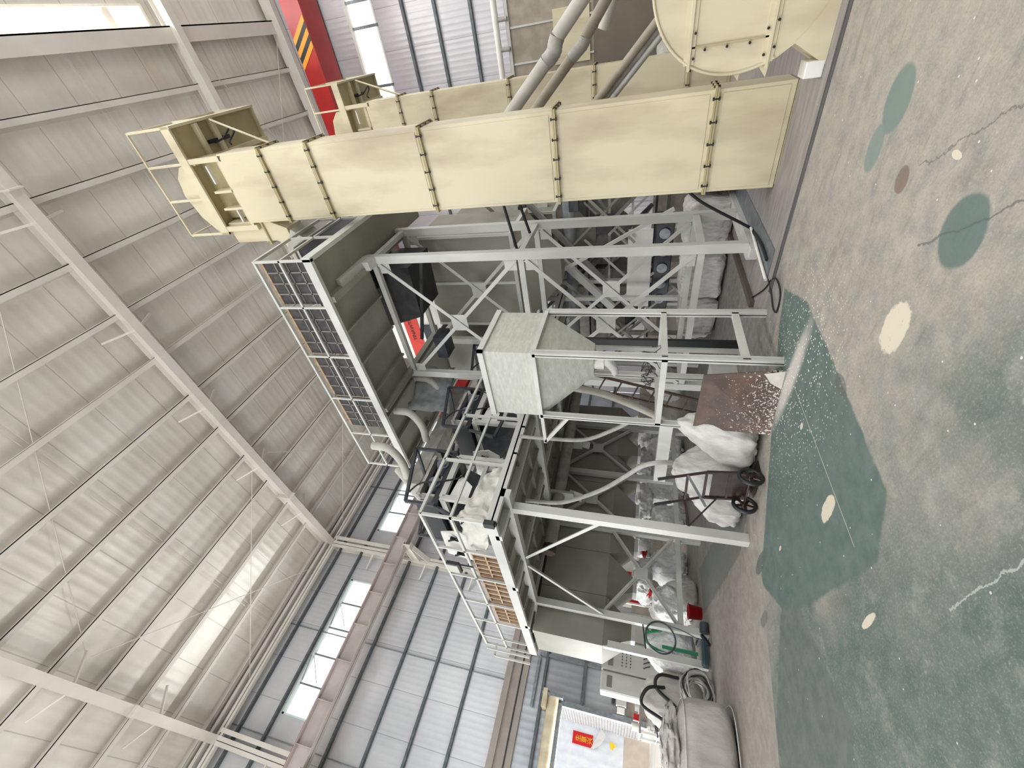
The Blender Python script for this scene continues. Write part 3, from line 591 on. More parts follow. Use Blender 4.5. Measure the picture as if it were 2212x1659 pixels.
# dark filter screens leaning inside the upper rail
scr0 = None
labs = ('dark fabric filter screen in pine frame, rightmost on the upper railing', 'dark filter screen second from the right on the upper railing',
        'dark filter screen third from the right on the upper railing', 'dark filter screen at left end of the row with a torn lower edge')
for i in range(4):
    x1, x0 = RXU[i]-.03, RXU[i+1]+.03
    t = thing('filter_screen', ((x0+x1)/2, 5.23, 6.66), labs[i], 'filter screen', 'dark filter screens on the upper railing')
    if i == 3: x0 += .15
    MB().box(x0, x1, 5.235, 5.25, 6.66, 7.58).build('fabric', mesh_d, t)
    MB().box(x0, x1, 5.22, 5.26, 7.58, 7.63).box(x1-.012, x1, 5.236, 5.26, 6.66, 7.6).box(x0, x0+.008, 5.236, 5.26, 6.66, 7.6).build('wood_frame', wood, t)
    g = MB(); n = 4
    for k in range(1, n): xx = x0+(x1-x0)*k/n; g.box(xx-.012, xx+.012, 5.222, 5.234, 6.66, 7.58)
    for k in range(1, 4): z = 6.66+.92*k/4; g.box(x0, x1, 5.222, 5.234, z-.012, z+.012)
    g.build('wire_grid', strapm, t)
# top feed hopper inside the rails
th = thing('top_feed_bin', (-3.1, 6.6, 6.65), 'dark steel feed bin with open frame behind the upper rail corner', 'bin')
MB().box(-3.6, -2.45, 6.0, 7.6, 6.7, 7.5).build('bin_body', dark, th)
MB().bar((-3.6, 5.95, 7.55), (-2.4, 5.95, 7.55), .05).bar((-2.4, 5.95, 7.55), (-2.4, 7.7, 7.55), .05).bar((-3.0, 5.95, 7.55), (-3.0, 7.7, 7.55), .05).bar((-2.4, 6.7, 7.55), (-3.6, 6.7, 7.55), .05).build('frame', grey, th)
tag(MB().box(-2.9, -2.4, 5.6, 6.0, 6.65, 6.95).box(-2.9, -2.4, 5.6, 6.0, 6.97, 7.02).build('wood_crate', wood), 'small pine crate on the upper deck beside the rail corner', 'crate')
# grey bins hanging under the tower
for i, (x0, x1, y0, y1, z0, z1, lab) in enumerate(((-5.4, -3.2, 8.2, 9.6, 4.2, 6.4, 'grey sheet storage bin hanging behind the tower bracing'),
                                                  (-5.2, -3.4, 9.9, 11.2, 3.6, 6.2, 'grey sheet storage bin further back, behind the first hanging bin'))):
    t = thing('storage_bin', ((x0+x1)/2, (y0+y1)/2, z0-.9), lab, 'bin', 'bins behind the tower')
    MB().box(x0, x1, y0, y1, z0, z1).build('bin_body', grey_shade, t); MB().frustum((x0+.8, x1-.8, y0+.5, y1-.5), z0-.9, (x0, x1, y0, y1), z0).build('hopper_bottom', grey_shade, t)
    for x in (x0, (x0+x1)/2, x1): MB().box(x-.03, x+.03, y0-.03, y0, z0, z1).build('rib', grey, t)
    MB().box(x0-.04, x1+.04, y0-.05, y1, z0-.04, z0+.04).build('rib', grey, t)
sx = thing('vibrating_screen', (-4.2, 7.1, 5.4), 'dark steel vibrating screen box under the upper deck', 'screen')
MB().add([(-4.3, 6.75, 5.95), (-3.2, 6.75, 5.9), (-3.2, 7.7, 5.9), (-4.3, 7.7, 5.95), (-4.6, 6.75, 6.95), (-3.2, 6.75, 6.95), (-3.2, 7.7, 6.95), (-4.6, 7.7, 6.95)],
         [(0, 3, 2, 1), (4, 5, 6, 7), (0, 1, 5, 4), (1, 2, 6, 5), (2, 3, 7, 6), (3, 0, 4, 7)]).build('screen_box', mat('near_black_steel', (26, 27, 30), .5, rgb2=(46, 46, 48), scale=4), sx)
MB().bar((-4.9, 6.8, 6.15), (-3.1, 6.8, 5.6), .06).build('side_rail', black, sx)
MB().box(-5.5, -4.95, 6.9, 7.3, 5.7, 5.95).build('outlet_tray', dark, sx)
cs = thing('colour_sorter', (-6.4, 9.7, 6.4), 'white and red colour sorter with black lettering, glimpsed between deck and tower', 'sorting machine')
MB().box(-7.5, -5.3, 9.3, 10.4, 7.0, 8.75).build('cabinet', white, cs, bevel=.02)
MB().box(-7.48, -5.32, 9.27, 9.3, 7.78, 8.24).build('red_band', mat('sorter_red', (200, 64, 52), .4), cs)
text_part('YINAWTNE', 'lettering', black, cs, (-6.3, 9.262, 8.02), (1, 0, 0), (0, 0, 1), .17)
MB().box(-7.3, -6.2, 9.25, 9.3, 7.2, 7.65).build('control_panel', dark, cs)
for x in (-7.4, -5.4):
    for y in (9.4, 10.3): MB().box(x-.05, x+.05, y-.05, y+.05, 0, 7.0).build('leg', grey, cs)
MB().box(-7.4, -5.4, 9.38, 9.48, 6.9, 7.0).box(-7.4, -5.4, 9.38, 9.48, 6.3, 6.38).build('support_beam', grey, cs)
# drive, pipes across the tower
tag(MB().tube([(-2.2, 10, 3.28), (-7.4, 10, 3.28)], .14, 24).build('horizontal_pipe', pvc), 'long blue-grey pipe running level behind the tower bracing', 'pipe')
tag(MB().tube([(-1.6, 6.95, 3.95), (-3.05, 6.95, 3.72)], .025, 10).build('cable_conduit', black), 'black conduit reaching from the elevator to the tower, the upper one', 'conduit')
tag(MB().tube([(-1.6, 7.3, 3.85), (-2.85, 7.3, 3.55)], .025, 10).build('cable_conduit', black), 'black conduit reaching from the elevator to the tower, the lower one', 'conduit')
tag(MB().tube(spline([(-2.1, 7.0, 1.1), (-2.4, 7.0, .75), (-2.75, 6.95, .12), (-2.8, 6.9, .03), (-2.72, 6.2, .03), (-2.75, 5.75, .025)], 6), .022, 10).build('cable_conduit', black), 'black conduit bending down from the elevator to the floor channel', 'conduit')
# floor channel and cover plates
tag(MB().box(-3.0, 2.2, 5.31, 5.36, 0, .012).box(-3.0, 2.2, 5.36, 5.375, 0, .02).build('drain_cover', mat('dark_channel_steel', (96, 94, 96), .5, .3)), 'narrow dark steel drain cover along the elevator pad', 'drain cover')
tag(MB().box(-2.95, -2.55, 5.6, 8.8, .001, .012).build('steel_floor_plate', steel), 'flat blue-grey steel plate on the floor beside the tower foot', 'plate')
tag(MB().tube([(-2.78, 6.9, .035), (-2.93, 5.55, .035)], .02, 10).build('floor_pipe', white), 'short white pipe lying on the floor beside the tower foot', 'pipe')
tag(MB().tube(spline([(-2.9, 5.5, .02), (-2.95, 5.3, .015), (-3.05, 5.05, .012), (-3.0, 4.9, .012), (-2.8, 4.95, .012), (-2.75, 5.2, .012), (-2.85, 5.4, .012), (-3.1, 5.6, .012), (-3.6, 6.2, .012)], 8), .009, 8).build('floor_cable', black), 'loose black cable looped on the floor beside the tower foot', 'cable')
tag(MB().box(-3.55, -3.45, 5.9, 9.0, .0, .06).build('floor_rail', mat('brown_rail', (88, 76, 70), .6)), 'brown steel rail lying on the floor under the tower', 'rail')
# bales behind
for x, y, s, sd, lab in ((-3.35, 8.75, (1.0, .9, .85), 1, 'dusty wrapped bale nearest the elevator under the tower'), (-4.3, 8.6, (1.0, .9, .82), 2, 'dusty wrapped bale in the middle of the row under the tower'),
                         (-5.25, 8.6, (.95, .9, .75), 3, 'dusty wrapped bale at left end of the row under the tower'), (-2.3, 9.0, (1.0, .9, .95), 4, 'dusty wrapped bale half hidden by the cream elevator')):
    tag(sack_mb((x, y, 0), s, .38, .05, 4, sd, fold=.02).build('wrapped_bale', balem), lab, 'bale', 'wrapped bales under the tower')
# ================================================================== SMALL HOPPER ON STAND
hp = thing('feed_hopper', (-3.85, 4.78, 0), 'pale green-grey square hopper on a tall steel stand', 'hopper')
hx0, hx1, hy0, hy1 = -4.43, -3.27, 4.27, 5.27
MB().box(hx0, hx1, hy0, hy1, 2.9, 3.62).build('hopper_box', ggrey, hp, bevel=.004)
MB().frustum((-4.0, -3.62, 4.72, 5.0), 2.16, (hx0, hx1, hy0, hy1), 2.9).build('hopper_cone', ggrey, hp)
MB().box(hx0-.03, hx1+.03, hy0-.03, hy0+.01, 3.6, 3.68).box(hx1-.01, hx1+.03, hy0-.03, hy1+.03, 3.6, 3.68).box(hx0-.03, hx0+.01, hy0, hy1, 3.6, 3.68).box(hx0, hx1, hy1-.01, hy1+.03, 3.6, 3.68).build('top_rim', grey, hp)
MB().box(hx0-.02, hx1+.02, hy0-.05, hy0, 2.86, 2.92).box(hx1, hx1+.04, hy0, hy1, 2.86, 2.92).build('ring_beam', grey, hp)
MB().cyl((-3.81, 4.86, 2.02), (-3.81, 4.86, 2.17), .13, 14).build('outlet_sleeve', tarpm, hp)
MB().tube(spline([(-3.78, 4.86, 2.03), (-3.8, 4.8, 1.95), (-3.9, 4.78, 1.88), (-3.98, 4.76, 1.86)], 5), .05, 10, rf=lambda i: .09-.003*i).build('tied_cloth', bagw, hp)
for x in (-4.4, -3.27):
    for y in (4.25, 5.26): MB().angle((x, y, 0), (x, y, 2.9), .06, .012, (1, 0, 0)).box(x-.03, x+.03, y-.03, y+.03, 0, 2.9).build('post', grey, hp)
MB().box(-4.4, -3.27, 4.22, 4.28, 1.22, 1.29).box(-3.3, -3.24, 4.25, 5.26, 1.22, 1.29).box(-4.43, -4.37, 4.25, 5.26, 1.22, 1.29).box(-4.4, -3.27, 5.23, 5.29, 1.22, 1.29).build('ring_beam', grey, hp)
MB().box(-3.3, -3.24, 4.25, 5.26, .33, .41).build('side_rail', grey, hp)
MB().bar((-4.4, 4.25, 2.88), (-5.0, 4.25, 2.88), .05).bar((-4.98, 4.25, 2.88), (-4.42, 4.25, 2.5), .05).build('side_bracket', grey, hp)
tag(MB().bar((-3.5, 5.28, 3.72), (-3.38, 5.2, 3.6), .06, .03).build('hinge_clip', steel), 'small steel clip on the rim of the square hopper', 'clip')
# brown plate
pn = thing('brown_panel', (-3.7, 4.1, 0), 'rusty brown steel sheet splashed with white, leaning on the hopper stand', 'panel')
q = [(-3.28, 4.12, .0), (-4.13, 3.94, .0), (-4.33, 4.16, .82), (-3.46, 4.2, .80)]
MB().add(q+[(p[0]+.002, p[1]+.012, p[2]) for p in q], [(0, 1, 2, 3), (7, 6, 5, 4), (0, 4, 5, 1), (1, 5, 6, 2), (2, 6, 7, 3), (3, 7, 4, 0)]).build('sheet', rust, pn)
MB().add([(-3.28, 4.108, .002), (-3.5, 4.06, .002), (-3.44, 4.08, .12), (-3.33, 4.11, .2)], [(0, 1, 2, 3)]).build('plaster_smear', tarpm, pn)
# ================================================================== LOWER PLATFORM
lp = thing('steel_platform', (-8, 6, 0), 'pale grey raised steel platform on posts left of the tower', 'platform')
LX0, LX1, LY0, LY1 = -10.9, -5.3, 2.88, 9.6
MB().box(LX0, LX1, LY0+.06, LY1, 3.44, 3.465).build('deck_plate', grey_shade, lp)
MB().box(LX0, LX1, LY0, LY0+.06, 3.38, 3.55).box(LX1-.06, LX1, LY0, LY1, 3.38, 3.55).box(LX0, LX0+.06, LY0, LY1, 3.38, 3.55).build('deck_edge_channel', grey, lp, bevel=.004)
for y in (3.43, 5.4, 7.4): MB().box(LX0, LX1, y-.07, y+.07, 3.3, 3.44).build('main_beam', grey, lp)
for x in (-5.68, -7.4, -9.15): MB().box(x-.06, x+.06, LY0, LY1, 3.34, 3.44).build('main_beam', grey, lp)
for x in [-5.9-.62*i for i in range(8)]: MB().box(x-.02, x+.02, LY0+.06, LY1, 3.37, 3.44).build('deck_rib', grey_shade, lp)
for y in (4.2, 4.8, 6.0, 6.6): MB().box(LX0, LX1, y-.02, y+.02, 3.38, 3.44).build('deck_rib', grey_shade, lp)
for x, y in ((-5.68, 3.43), (-9.15, 3.43), (-9.42, 2.98), (-9.2, 5.35), (-9.2, 6.9), (-5.68, 7.4), (-9.2, 8.6)): MB().box(x-.065, x+.065, y-.065, y+.065, 0, 3.32).build('post', grey, lp, bevel=.004)
def br(p, q, w=.06): MB().angle(p, q, w, .01, (0, 1, 0)).build('diagonal_brace', grey, lp)
br((-5.72, 3.4, 1.95), (-7.25, 3.4, 3.3)); br((-9.1, 3.4, 1.95), (-7.55, 3.4, 3.3))
br((-9.2, 5.3, 1.9), (-9.2, 3.5, .55)); br((-9.2, 3.5, 1.9), (-9.2, 5.3, .55)); br((-9.2, 5.4, 3.3), (-9.2, 6.85, 1.6)); br((-9.2, 6.85, 3.3), (-9.2, 5.4, 1.6)); br((-9.2, 7.0, 3.3), (-9.2, 8.5, 1.6)); br((-9.2, 8.5, 3.3), (-9.2, 7.0, 1.6))
MB().cb((-9.17, 6.1, 2.45), (.012, .3, .28)).cb((-9.17, 7.75, 2.45), (.012, .3, .28)).cb((-9.17, 4.4, 1.22), (.012, .25, .25)).build('gusset_plate', grey, lp)
MB().box(-9.25, -9.13, 3.4, 9.2, .43, .52).build('base_rail', grey, lp)
MB().box(-5.1, -4.42, 4.24, 4.36, 1.05, 1.22).box(-5.68, -5.1, 4.24, 4.36, 1.05, 1.22).build('cross_channel', grey, lp)
RXL = (-5.35, -6.33, -7.3, -8.4, -9.35, -10.33, -10.85)
for x in RXL: MB().bar((x, 2.91, 3.52), (x, 2.91, 4.6), .04).build('rail_post', grey, lp)
MB().bar((-5.33, 2.91, 4.6), (-10.87, 2.91, 4.6), .045).bar((-5.34, 2.91, 4.6), (-5.34, 6.2, 4.6), .045).build('top_rail', grey, lp)
MB().bar((-5.33, 2.91, 4.1), (-10.87, 2.91, 4.1), .04).bar((-5.34, 2.91, 4.1), (-5.34, 6.2, 4.1), .04).build('mid_rail', grey, lp)
for y in (3.95, 5.0, 6.15): MB().bar((-5.34, y, 3.52), (-5.34, y, 4.6), .045).build('rail_post', grey, lp)
MB().bar((-10.87, 2.7, 3.5), (-10.87, 2.7, 4.35), .04).bar((-10.87, 2.7, 4.35), (-10.87, 2.95, 4.35), .04).bar((-10.6, 2.75, 3.5), (-10.6, 2.75, 4.5), .04).build('ladder_handle', grey, lp)
tag(MB().box(-5.38, -5.27, 2.85, 2.93, 3.4, 3.56).build('edge_cap', black, bevel=.005), 'black rubber cap on the near corner of the raised platform', 'cap')
# storage bins in a row under the platform
bn = thing('storage_bin', (-9.75, 3.35, 1.4), 'grey storage bin at the door end of the row under the platform', 'bin', 'storage bins under the platform')
MB().box(-10.4, -9.3, 2.9, 3.84, 1.92, 3.3).build('bin_body', grey_shade, bn)
MB().frustum((-9.95, -9.6, 3.2, 3.52), 1.38, (-10.4, -9.3, 2.9, 3.84), 1.92).build('hopper_bottom', grey_shade, bn)
MB().box(-9.95, -9.6, 3.2, 3.52, 1.3, 1.38).build('outlet', grey, bn)
names = ('second', 'third', 'fourth', 'fifth', 'sixth', 'seventh')
for i in range(6): copy_tree(bn, (0, .95*(i+1), 0), label='grey storage bin under the platform, %s from the door end' % names[i])
# duct with caps under the platform
t = thing('collecting_pipe', (-8.6, 5.8, 2.9), 'thick dusty pipe hung level under the raised platform', 'pipe')
MB().tube([(-8.55, 4.36, 3.15), (-8.15, 9.3, 3.15)], .14, 22).build('tube', duste, t); MB().tube([(-8.56, 4.2, 3.15), (-8.55, 4.38, 3.15)], .145, 22).build('rusty_end', rust2, t)
for y in (5.6, 7.2): MB().box(-8.6, -8.3, y-.03, y+.03, 2.8, 3.35).build('hanger', grey, t); MB().add([p for p in [(-8.5, y, 2.95), (-8.4, y+.15, 2.9), (-8.45, y+.1, 2.6), (-8.55, y-.05, 2.62)]], [(0, 1, 2, 3)]).build('hanging_cloth', bagw, t)
# floodlight
fl = thing('floodlight', (-6.8, 2.9, 4.2), 'square black floodlight clamped above the lower railing', 'lamp')
MB().box(-6.97, -6.67, 2.80, 2.86, 4.26, 4.5).build('housing', black, fl, bevel=.01); MB().box(-6.94, -6.70, 2.785, 2.8, 4.285, 4.475).build('lens', glassb, fl)
MB().bar((-6.82, 2.88, 4.05), (-6.82, 2.88, 4.4), .02).build('bracket', black, fl)
# tarps on the lower rail
def cloth(name, rows, m, lab, cat, amp=.03, sd=0, sub=10):
    """sheet through a coarse grid of points, with folds"""
    R_, C_ = len(rows), len(rows[0]); mb = MB(); vs = []; nr, nc = (R_-1)*sub, (C_-1)*sub
    for i in range(nr+1):
        for j in range(nc+1):
            a, b = i/sub, j/sub; i0, j0 = min(int(a), R_-2), min(int(b), C_-2); fa, fb = a-i0, b-j0
            p = (V(rows[i0][j0])*(1-fa)+V(rows[i0+1][j0])*fa)*(1-fb)+(V(rows[i0][j0+1])*(1-fa)+V(rows[i0+1][j0+1])*fa)*fb
            p += noise.noise_vector(V((p.x*7+sd, p.y*7, p.z*3)))*amp; p += V((0, 0, 1)).cross(V(rows[0][-1])-V(rows[0][0])).normalized()*(.018*math.sin(9*b+3*a+2*math.sin(3*a)))+noise.noise_vector(p*9)*amp*.3; vs.append(p)
    fs = [(i*(nc+1)+j, i*(nc+1)+j+1, (i+1)*(nc+1)+j+1, (i+1)*(nc+1)+j) for i in range(nr) for j in range(nc)]
    o = mb.add(vs, fs, True).build(name, m); so = o.modifiers.new('thickness', 'SOLIDIFY'); so.thickness = .008
    return tag(o, lab, cat)
cloth('tarpaulin', [[(-5.40, 2.97, 4.04), (-5.40, 3.12, 3.97), (-5.42, 3.65, 3.88), (-5.42, 3.9, 3.75), (-5.42, 4.08, 3.6)], [(-5.38, 2.97, 3.8), (-5.36, 3.15, 3.75), (-5.46, 3.65, 3.7), (-5.38, 3.9, 3.65), (-5.42, 4.1, 3.56)], [(-5.42, 2.97, 3.52), (-5.44, 3.12, 3.52), (-5.38, 3.65, 3.52), (-5.44, 3.95, 3.51), (-5.42, 4.15, 3.5)]], tarpm, 'beige tarpaulin draped inside the platform corner rail, right-hand side', 'tarpaulin', .025, 1, 14)
cloth('tarpaulin', [[(-5.42, 2.98, 4.03), (-5.95, 2.98, 4.06), (-6.4, 2.98, 4.0)], [(-5.42, 3.0, 3.75), (-5.95, 2.96, 3.85), (-6.36, 3.0, 3.8)], [(-5.46, 2.98, 3.52), (-5.8, 2.98, 3.62), (-6.32, 2.98, 3.72)]], tarpm, 'beige tarpaulin hanging inside the front platform rail beside the pine grid', 'tarpaulin', .025, 5, 14)
# pine grids on the lower rail
labs = ('pine lattice grid on the lower railing, rightmost of three', 'pine lattice grid on the lower railing, middle of three', 'pine lattice grid on the lower railing, leftmost of three')
for i in range(3):
    x1, x0 = RXL[i+1]-.06-(.1 if i == 0 else 0), RXL[i+2]+.03
    t = thing('lattice_grid', ((x0+x1)/2, 2.96, 3.55), labs[i], 'lattice', 'pine lattices on the lower railing')
    f = MB()
    for z in (3.56, 3.8, 4.04): f.box(x0, x1, 2.95, 2.98, z-.013, z+.013)
    n = 5
    for k in range(n+1): xx = x0+(x1-x0)*k/n; f.box(xx-.013, xx+.013, 2.945, 2.985, 3.56, 4.04)
    f.build('lattice', wood, t)
    MB().box(x0, x1, 2.99, 2.995, 3.56, 4.04).build('screen_cloth', mat('brown_grey_screen', (140, 126, 118), .7) if i == 0 else MATS['brown_grey_screen'], t)
# ================================================================== OPTICAL SORTERS ON THE PLATFORM
so = thing('vibrating_sorter', (-6.5, 3.9, 3.5), 'dark vibrating grader with round motor near the platform corner', 'sorting machine', 'dark graders on the platform')
MB().box(-6.95, -5.75, 3.3, 3.34, 4.62, 5.0).box(-6.95, -5.75, 4.42, 4.46, 4.62, 5.0).box(-6.95, -6.91, 3.3, 4.46, 4.62, 5.0).box(-5.79, -5.75, 3.3, 4.46, 4.62, 4.72).box(-6.9, -5.8, 3.34, 4.42, 4.64, 4.68).build('tray', black, so)
MB().bar((-5.77, 3.32, 4.66), (-5.77, 3.32, 5.2), .05).bar((-5.77, 4.44, 4.66), (-5.77, 4.44, 5.5), .05).bar((-6.9, 3.32, 4.66), (-6.9, 3.32, 5.3), .05).bar((-6.9, 4.44, 4.66), (-6.9, 4.44, 5.6), .05).bar((-5.77, 3.32, 5.2), (-5.77, 4.44, 5.5), .05).bar((-6.9, 3.32, 5.3), (-6.9, 4.44, 5.6), .05).bar((-5.77, 4.44, 5.5), (-6.9, 4.44, 5.6), .05).build('body_frame', dark, so)
MB().cyl((-6.3, 3.45, 5.05), (-6.3, 4.4, 5.25), .15, 18).build('shaker_drum', mat('oily_brass_brown', (104, 92, 70), .5, rgb2=(130, 116, 90), scale=6), so)
for k in range(5): MB().bar((-5.95-.1*k, 3.5, 4.98+.05*k), (-5.95-.1*k, 4.3, 5.1+.06*k), .02, .14).build('rubber_plate', black, so)
MB().add([(-6.7, 3.5, 3.95), (-6.2, 3.5, 3.95), (-6.2, 4.2, 3.95), (-6.7, 4.2, 3.95), (-6.9, 3.4, 4.5), (-6.1, 3.4, 4.5), (-6.1, 4.35, 4.5), (-6.9, 4.35, 4.5)],
         [(0, 3, 2, 1), (4, 5, 6, 7), (0, 1, 5, 4), (1, 2, 6, 5), (2, 3, 7, 6), (3, 0, 4, 7)]).build('lower_hopper', dark, so)
for y_ in (3.72, 4.12): MB().cyl((-5.95, y_, 4.86), (-5.70, y_, 4.80), .105, 22).cyl((-5.70, y_, 4.80), (-5.66, y_, 4.79), .07, 22).build('motor', mat('motor_blue_grey', (98, 106, 118), .4) if 'motor_blue_grey' not in MATS else MATS['motor_blue_grey'], so)
MB().box(-5.9, -5.74, 3.5, 4.3, 5.0, 5.05).box(-6.2, -5.8, 3.5, 3.54, 4.7, 5.1).box(-6.2, -5.8, 4.26, 4.3, 4.7, 5.1).build('motor_mount', duste, so)
MB().add([(-5.74, 3.42, 4.12), (-5.74, 3.75, 4.12), (-5.74, 3.95, 4.4), (-5.74, 3.5, 4.45)], [(0, 1, 2, 3)]).build('lower_plate', white, so)
st = MB()
for x in (-5.72, -6.98):
    for y in (3.45, 4.3): st.box(x-.04, x+.04, y-.04, y+.04, 3.47, 4.55)
    st.box(x-.04, x+.04, 3.45, 4.3, 4.5, 4.6).box(x-.03, x+.03, 3.45, 4.3, 3.95, 4.02)
st.box(-6.98, -5.72, 3.41, 3.49, 4.5, 4.6).box(-6.98, -5.72, 4.26, 4.34, 4.5, 4.6).build('stand', grey, so)
MB().tube(spline([(-5.7, 3.4, 5.2), (-5.62, 3.6, 5.0), (-5.65, 3.7, 4.7), (-5.7, 3.9, 4.35), (-5.7, 4.2, 4.45), (-5.65, 4.35, 4.9)], 6), .016, 8).build('cable', black, so)
MB().prism([(-7.1, 4.2), (-6.95, 4.05), (-6.3, 4.05), (-6.15, 4.25), (-6.25, 4.6), (-7.0, 4.65)], 1, 3.12, 3.14).build('side_plate', white, so)
for x in (-6.9, -6.4): MB().bar((x, 3.1, 4.3), (x+.12, 3.06, 4.4), .05, .03).bar((x+.06, 3.1, 4.28), (x+.02, 3.05, 4.46), .03).build('clamp', black, so)
MB().bar((-5.8, 3.3, 4.62), (-5.6, 3.0, 4.0), .05).bar((-5.6, 3.0, 4.0), (-5.6, 3.45, 3.95), .05).build('support_strut', dark, so)
MB().box(-6.4, -6.1, 3.5, 3.9, 3.5, 3.95).build('outlet_box', dark, so)
copy_tree(so, (0, 1.75, 0), label='dark vibrating grader further from the corner, behind the square hopper')
copy_tree(so, (-.1, 3.5, 0), label='dark vibrating grader hidden furthest back on the platform')
# duct manifold above the graders
mf = thing('dust_manifold', (-6.8, 5, 5.6), 'dusty grey suction manifold box above the dark graders', 'duct')
MB().box(-7.2, -6.75, 4.3, 7.3, 5.7, 6.0).build('manifold_box', duste, mf)
for i, (y, sd) in enumerate(((4.3, 1), (5.3, 2), (6.4, 3))):
    MB().tube(spline([(-6.55, y, 5.9), (-6.2, y+.1, 5.95), (-5.95, y+.2, 6.2), (-5.9, y+.2, 6.55)], 6), .08, 16).build('elbow_pipe', pipeg, mf)
tag(MB().tube(spline([(-7.35, 5.0, 6.75), (-7.45, 4.7, 6.3), (-7.45, 4.45, 5.95), (-7.15, 4.5, 5.85)], 6), .09, 16).build('suction_hose', pipeg), 'grey suction pipe bending down at the left end of the upper deck', 'pipe')
cloth('plastic_curtain', [[(-6.2, 5.9, 6.5), (-5.8, 6.9, 6.5)], [(-6.4, 6.0, 5.6), (-5.9, 7.0, 5.7)]], mat('dirty_plastic', (120, 124, 128), .5, rgb2=(150, 152, 152), scale=6), 'dirty plastic sheet hanging under the end of the upper deck', 'sheet', .08, 3)
# side panels seen between tower and platform
t = thing('grey_side_bin', (-6.4, 8.4, 3.6), 'grey sheet bin wall between the tower and the dark graders', 'bin')
MB().box(-7.3, -5.85, 8.2, 9.4, 4.6, 6.5).build('bin_body', grey_shade, t); MB().frustum((-6.8, -6.4, 8.6, 9), 3.7, (-7.3, -5.85, 8.2, 9.4), 4.6).build('hopper_bottom', grey_shade, t)
# ================================================================== HOSES AND THINGS UNDER THE PLATFORM
tag(MB().tube(spline([(-6.26, 3.95, 3.3), (-6.21, 3.95, 2.77), (-6.05, 3.95, 2.45), (-5.67, 3.95, 1.99), (-5.27, 3.95, 1.65), (-4.99, 3.95, 1.43), (-4.87, 3.95, 1.22), (-4.9, 4.0, 1.02)], 8), .034, 12).build('flexible_hose', hosem), 'long grey flexible hose curving down from the platform above the hand trolley', 'hose')
tag(MB().tube(spline([(-5.22, 4.5, 3.4), (-5.21, 4.5, 2.94), (-5.16, 4.5, 2.33), (-4.89, 4.5, 1.89), (-4.6, 4.55, 1.5)], 8), .032, 12).build('flexible_hose', hosem), 'shorter grey hose hanging just left of the hopper stand', 'hose')
ld = thing('rusty_ladder', (-5.1, 5.6, 0), 'rusty steel ladder leaning behind the hopper stand', 'ladder')
MB().bar((-4.97, 5.6, 2.58), (-5.6, 5.6, 0.0), .035).build('rail', rust2, ld); MB().bar((-4.67, 5.6, 2.41), (-5.3, 5.6, .0), .035).build('rail', rust2, ld)
for k in range(9):
    a = k/8; MB().bar((-4.99-.56*a, 5.6, 2.48-2.3*a), (-4.69-.56*a, 5.6, 2.34-2.2*a), .022).build('rung', rust2, ld)
tag(MB().tube(spline([(-4.72, 5.3, 2.75), (-4.77, 5.3, 2.57), (-4.86, 5.3, 2.11), (-5.06, 5.3, 1.65), (-5.27, 5.3, 1.26), (-5.4, 5.3, 1.05)], 6), .06, 16).build('outlet_pipe', pipeg), 'grey pipe running beside the rusty ladder', 'pipe')
tag(MB().box(-4.28, -4.16, 5.88, 5.94, 0, 3.0).box(-4.3, -4.14, 5.86, 5.96, 0, .02).build('black_channel', black), 'black upright steel channel standing behind the hopper stand', 'channel')
tag(MB().box(-4.46, -4.38, 5.98, 6.04, 0, 3.0).box(-4.48, -4.36, 5.96, 6.06, 0, .02).build('white_upright', grey), 'slim pale upright beside the black channel', 'post')
wl = thing('wire_bundle', (-4.2, 4.9, 1.2), 'tangle of thin black wires hooked on the hopper stand', 'wires')
for k in range(9):
    random.seed(k+50)
    c0 = V((-3.9-.08*k, 5.22, 1.28)); pts = [c0+V((random.uniform(-.12, .12), random.uniform(-.05, .03), random.uniform(-.1, .22))) for _ in range(6)]
    MB().tube(spline(pts, 6), .005, 5).build('wire', black, wl)
# ================================================================== HAND TROLLEY
tr = thing('hand_trolley', (-4.9, 3.7, 0), 'dark brown two-wheeled sack trolley standing upright with black handles', 'trolley')
for (x, y) in ((-4.61, 3.66), (-5.06, 3.56)):
    w = MB(); ax = V((-.45, -.10, 0)).normalized()
    c = V((x, y, .15)); p = ax*.02; side = V((-ax.y, ax.x, 0))
    n = 32; vs = []; fs = []
    prof = [(.145, -.022), (.15, -.012), (.15, .012), (.145, .022), (.112, .022), (.108, 0), (.112, -.022)]
    for k in range(n):
        a = 2*math.pi*k/n
        for r, h in prof: vs.append(c+side*(r*math.cos(a))+V((0, 0, r*math.sin(a)))+ax*h)
    m_ = len(prof)
    for k in range(n):
        for j in range(m_): fs.append((k*m_+j, k*m_+(j+1) % m_, ((k+1) % n)*m_+(j+1) % m_, ((k+1) % n)*m_+j))
    w.add(vs, fs, True); wh = w.build('wheel', black, tr)
    hub = MB(); hub.tube([c-ax*.025, c+ax*.025], .035, 14)
    for k in range(5):
        a = 2*math.pi*k/5; d = side*math.cos(a)+V((0, 0, math.sin(a))); hub.bar(c+d*.03, c+d*.112, .035, .014, ax)
    hub.build('spoked_hub', brown, wh)
MB().tube([(-4.63, 3.655, .15), (-5.05, 3.565, .15)], .014, 10).build('axle', brown, tr)
hl, hr = [(-5.09, 3.66, .2), (-5.14, 3.66, .62), (-5.22, 3.5, 1.24)], [(-4.68, 3.76, .2), (-4.73, 3.76, .62), (-4.86, 3.66, 1.22)]
for P in (hl, hr):
    MB().bar(P[0], P[1], .035).bar(P[1], P[2], .03).build('side_rail', brown, tr)
    a, b = V(P[1])*.35+V(P[2])*.65, V(P[2]); MB().tube([a, b], .022, 12).build('handle_grip', black, tr)
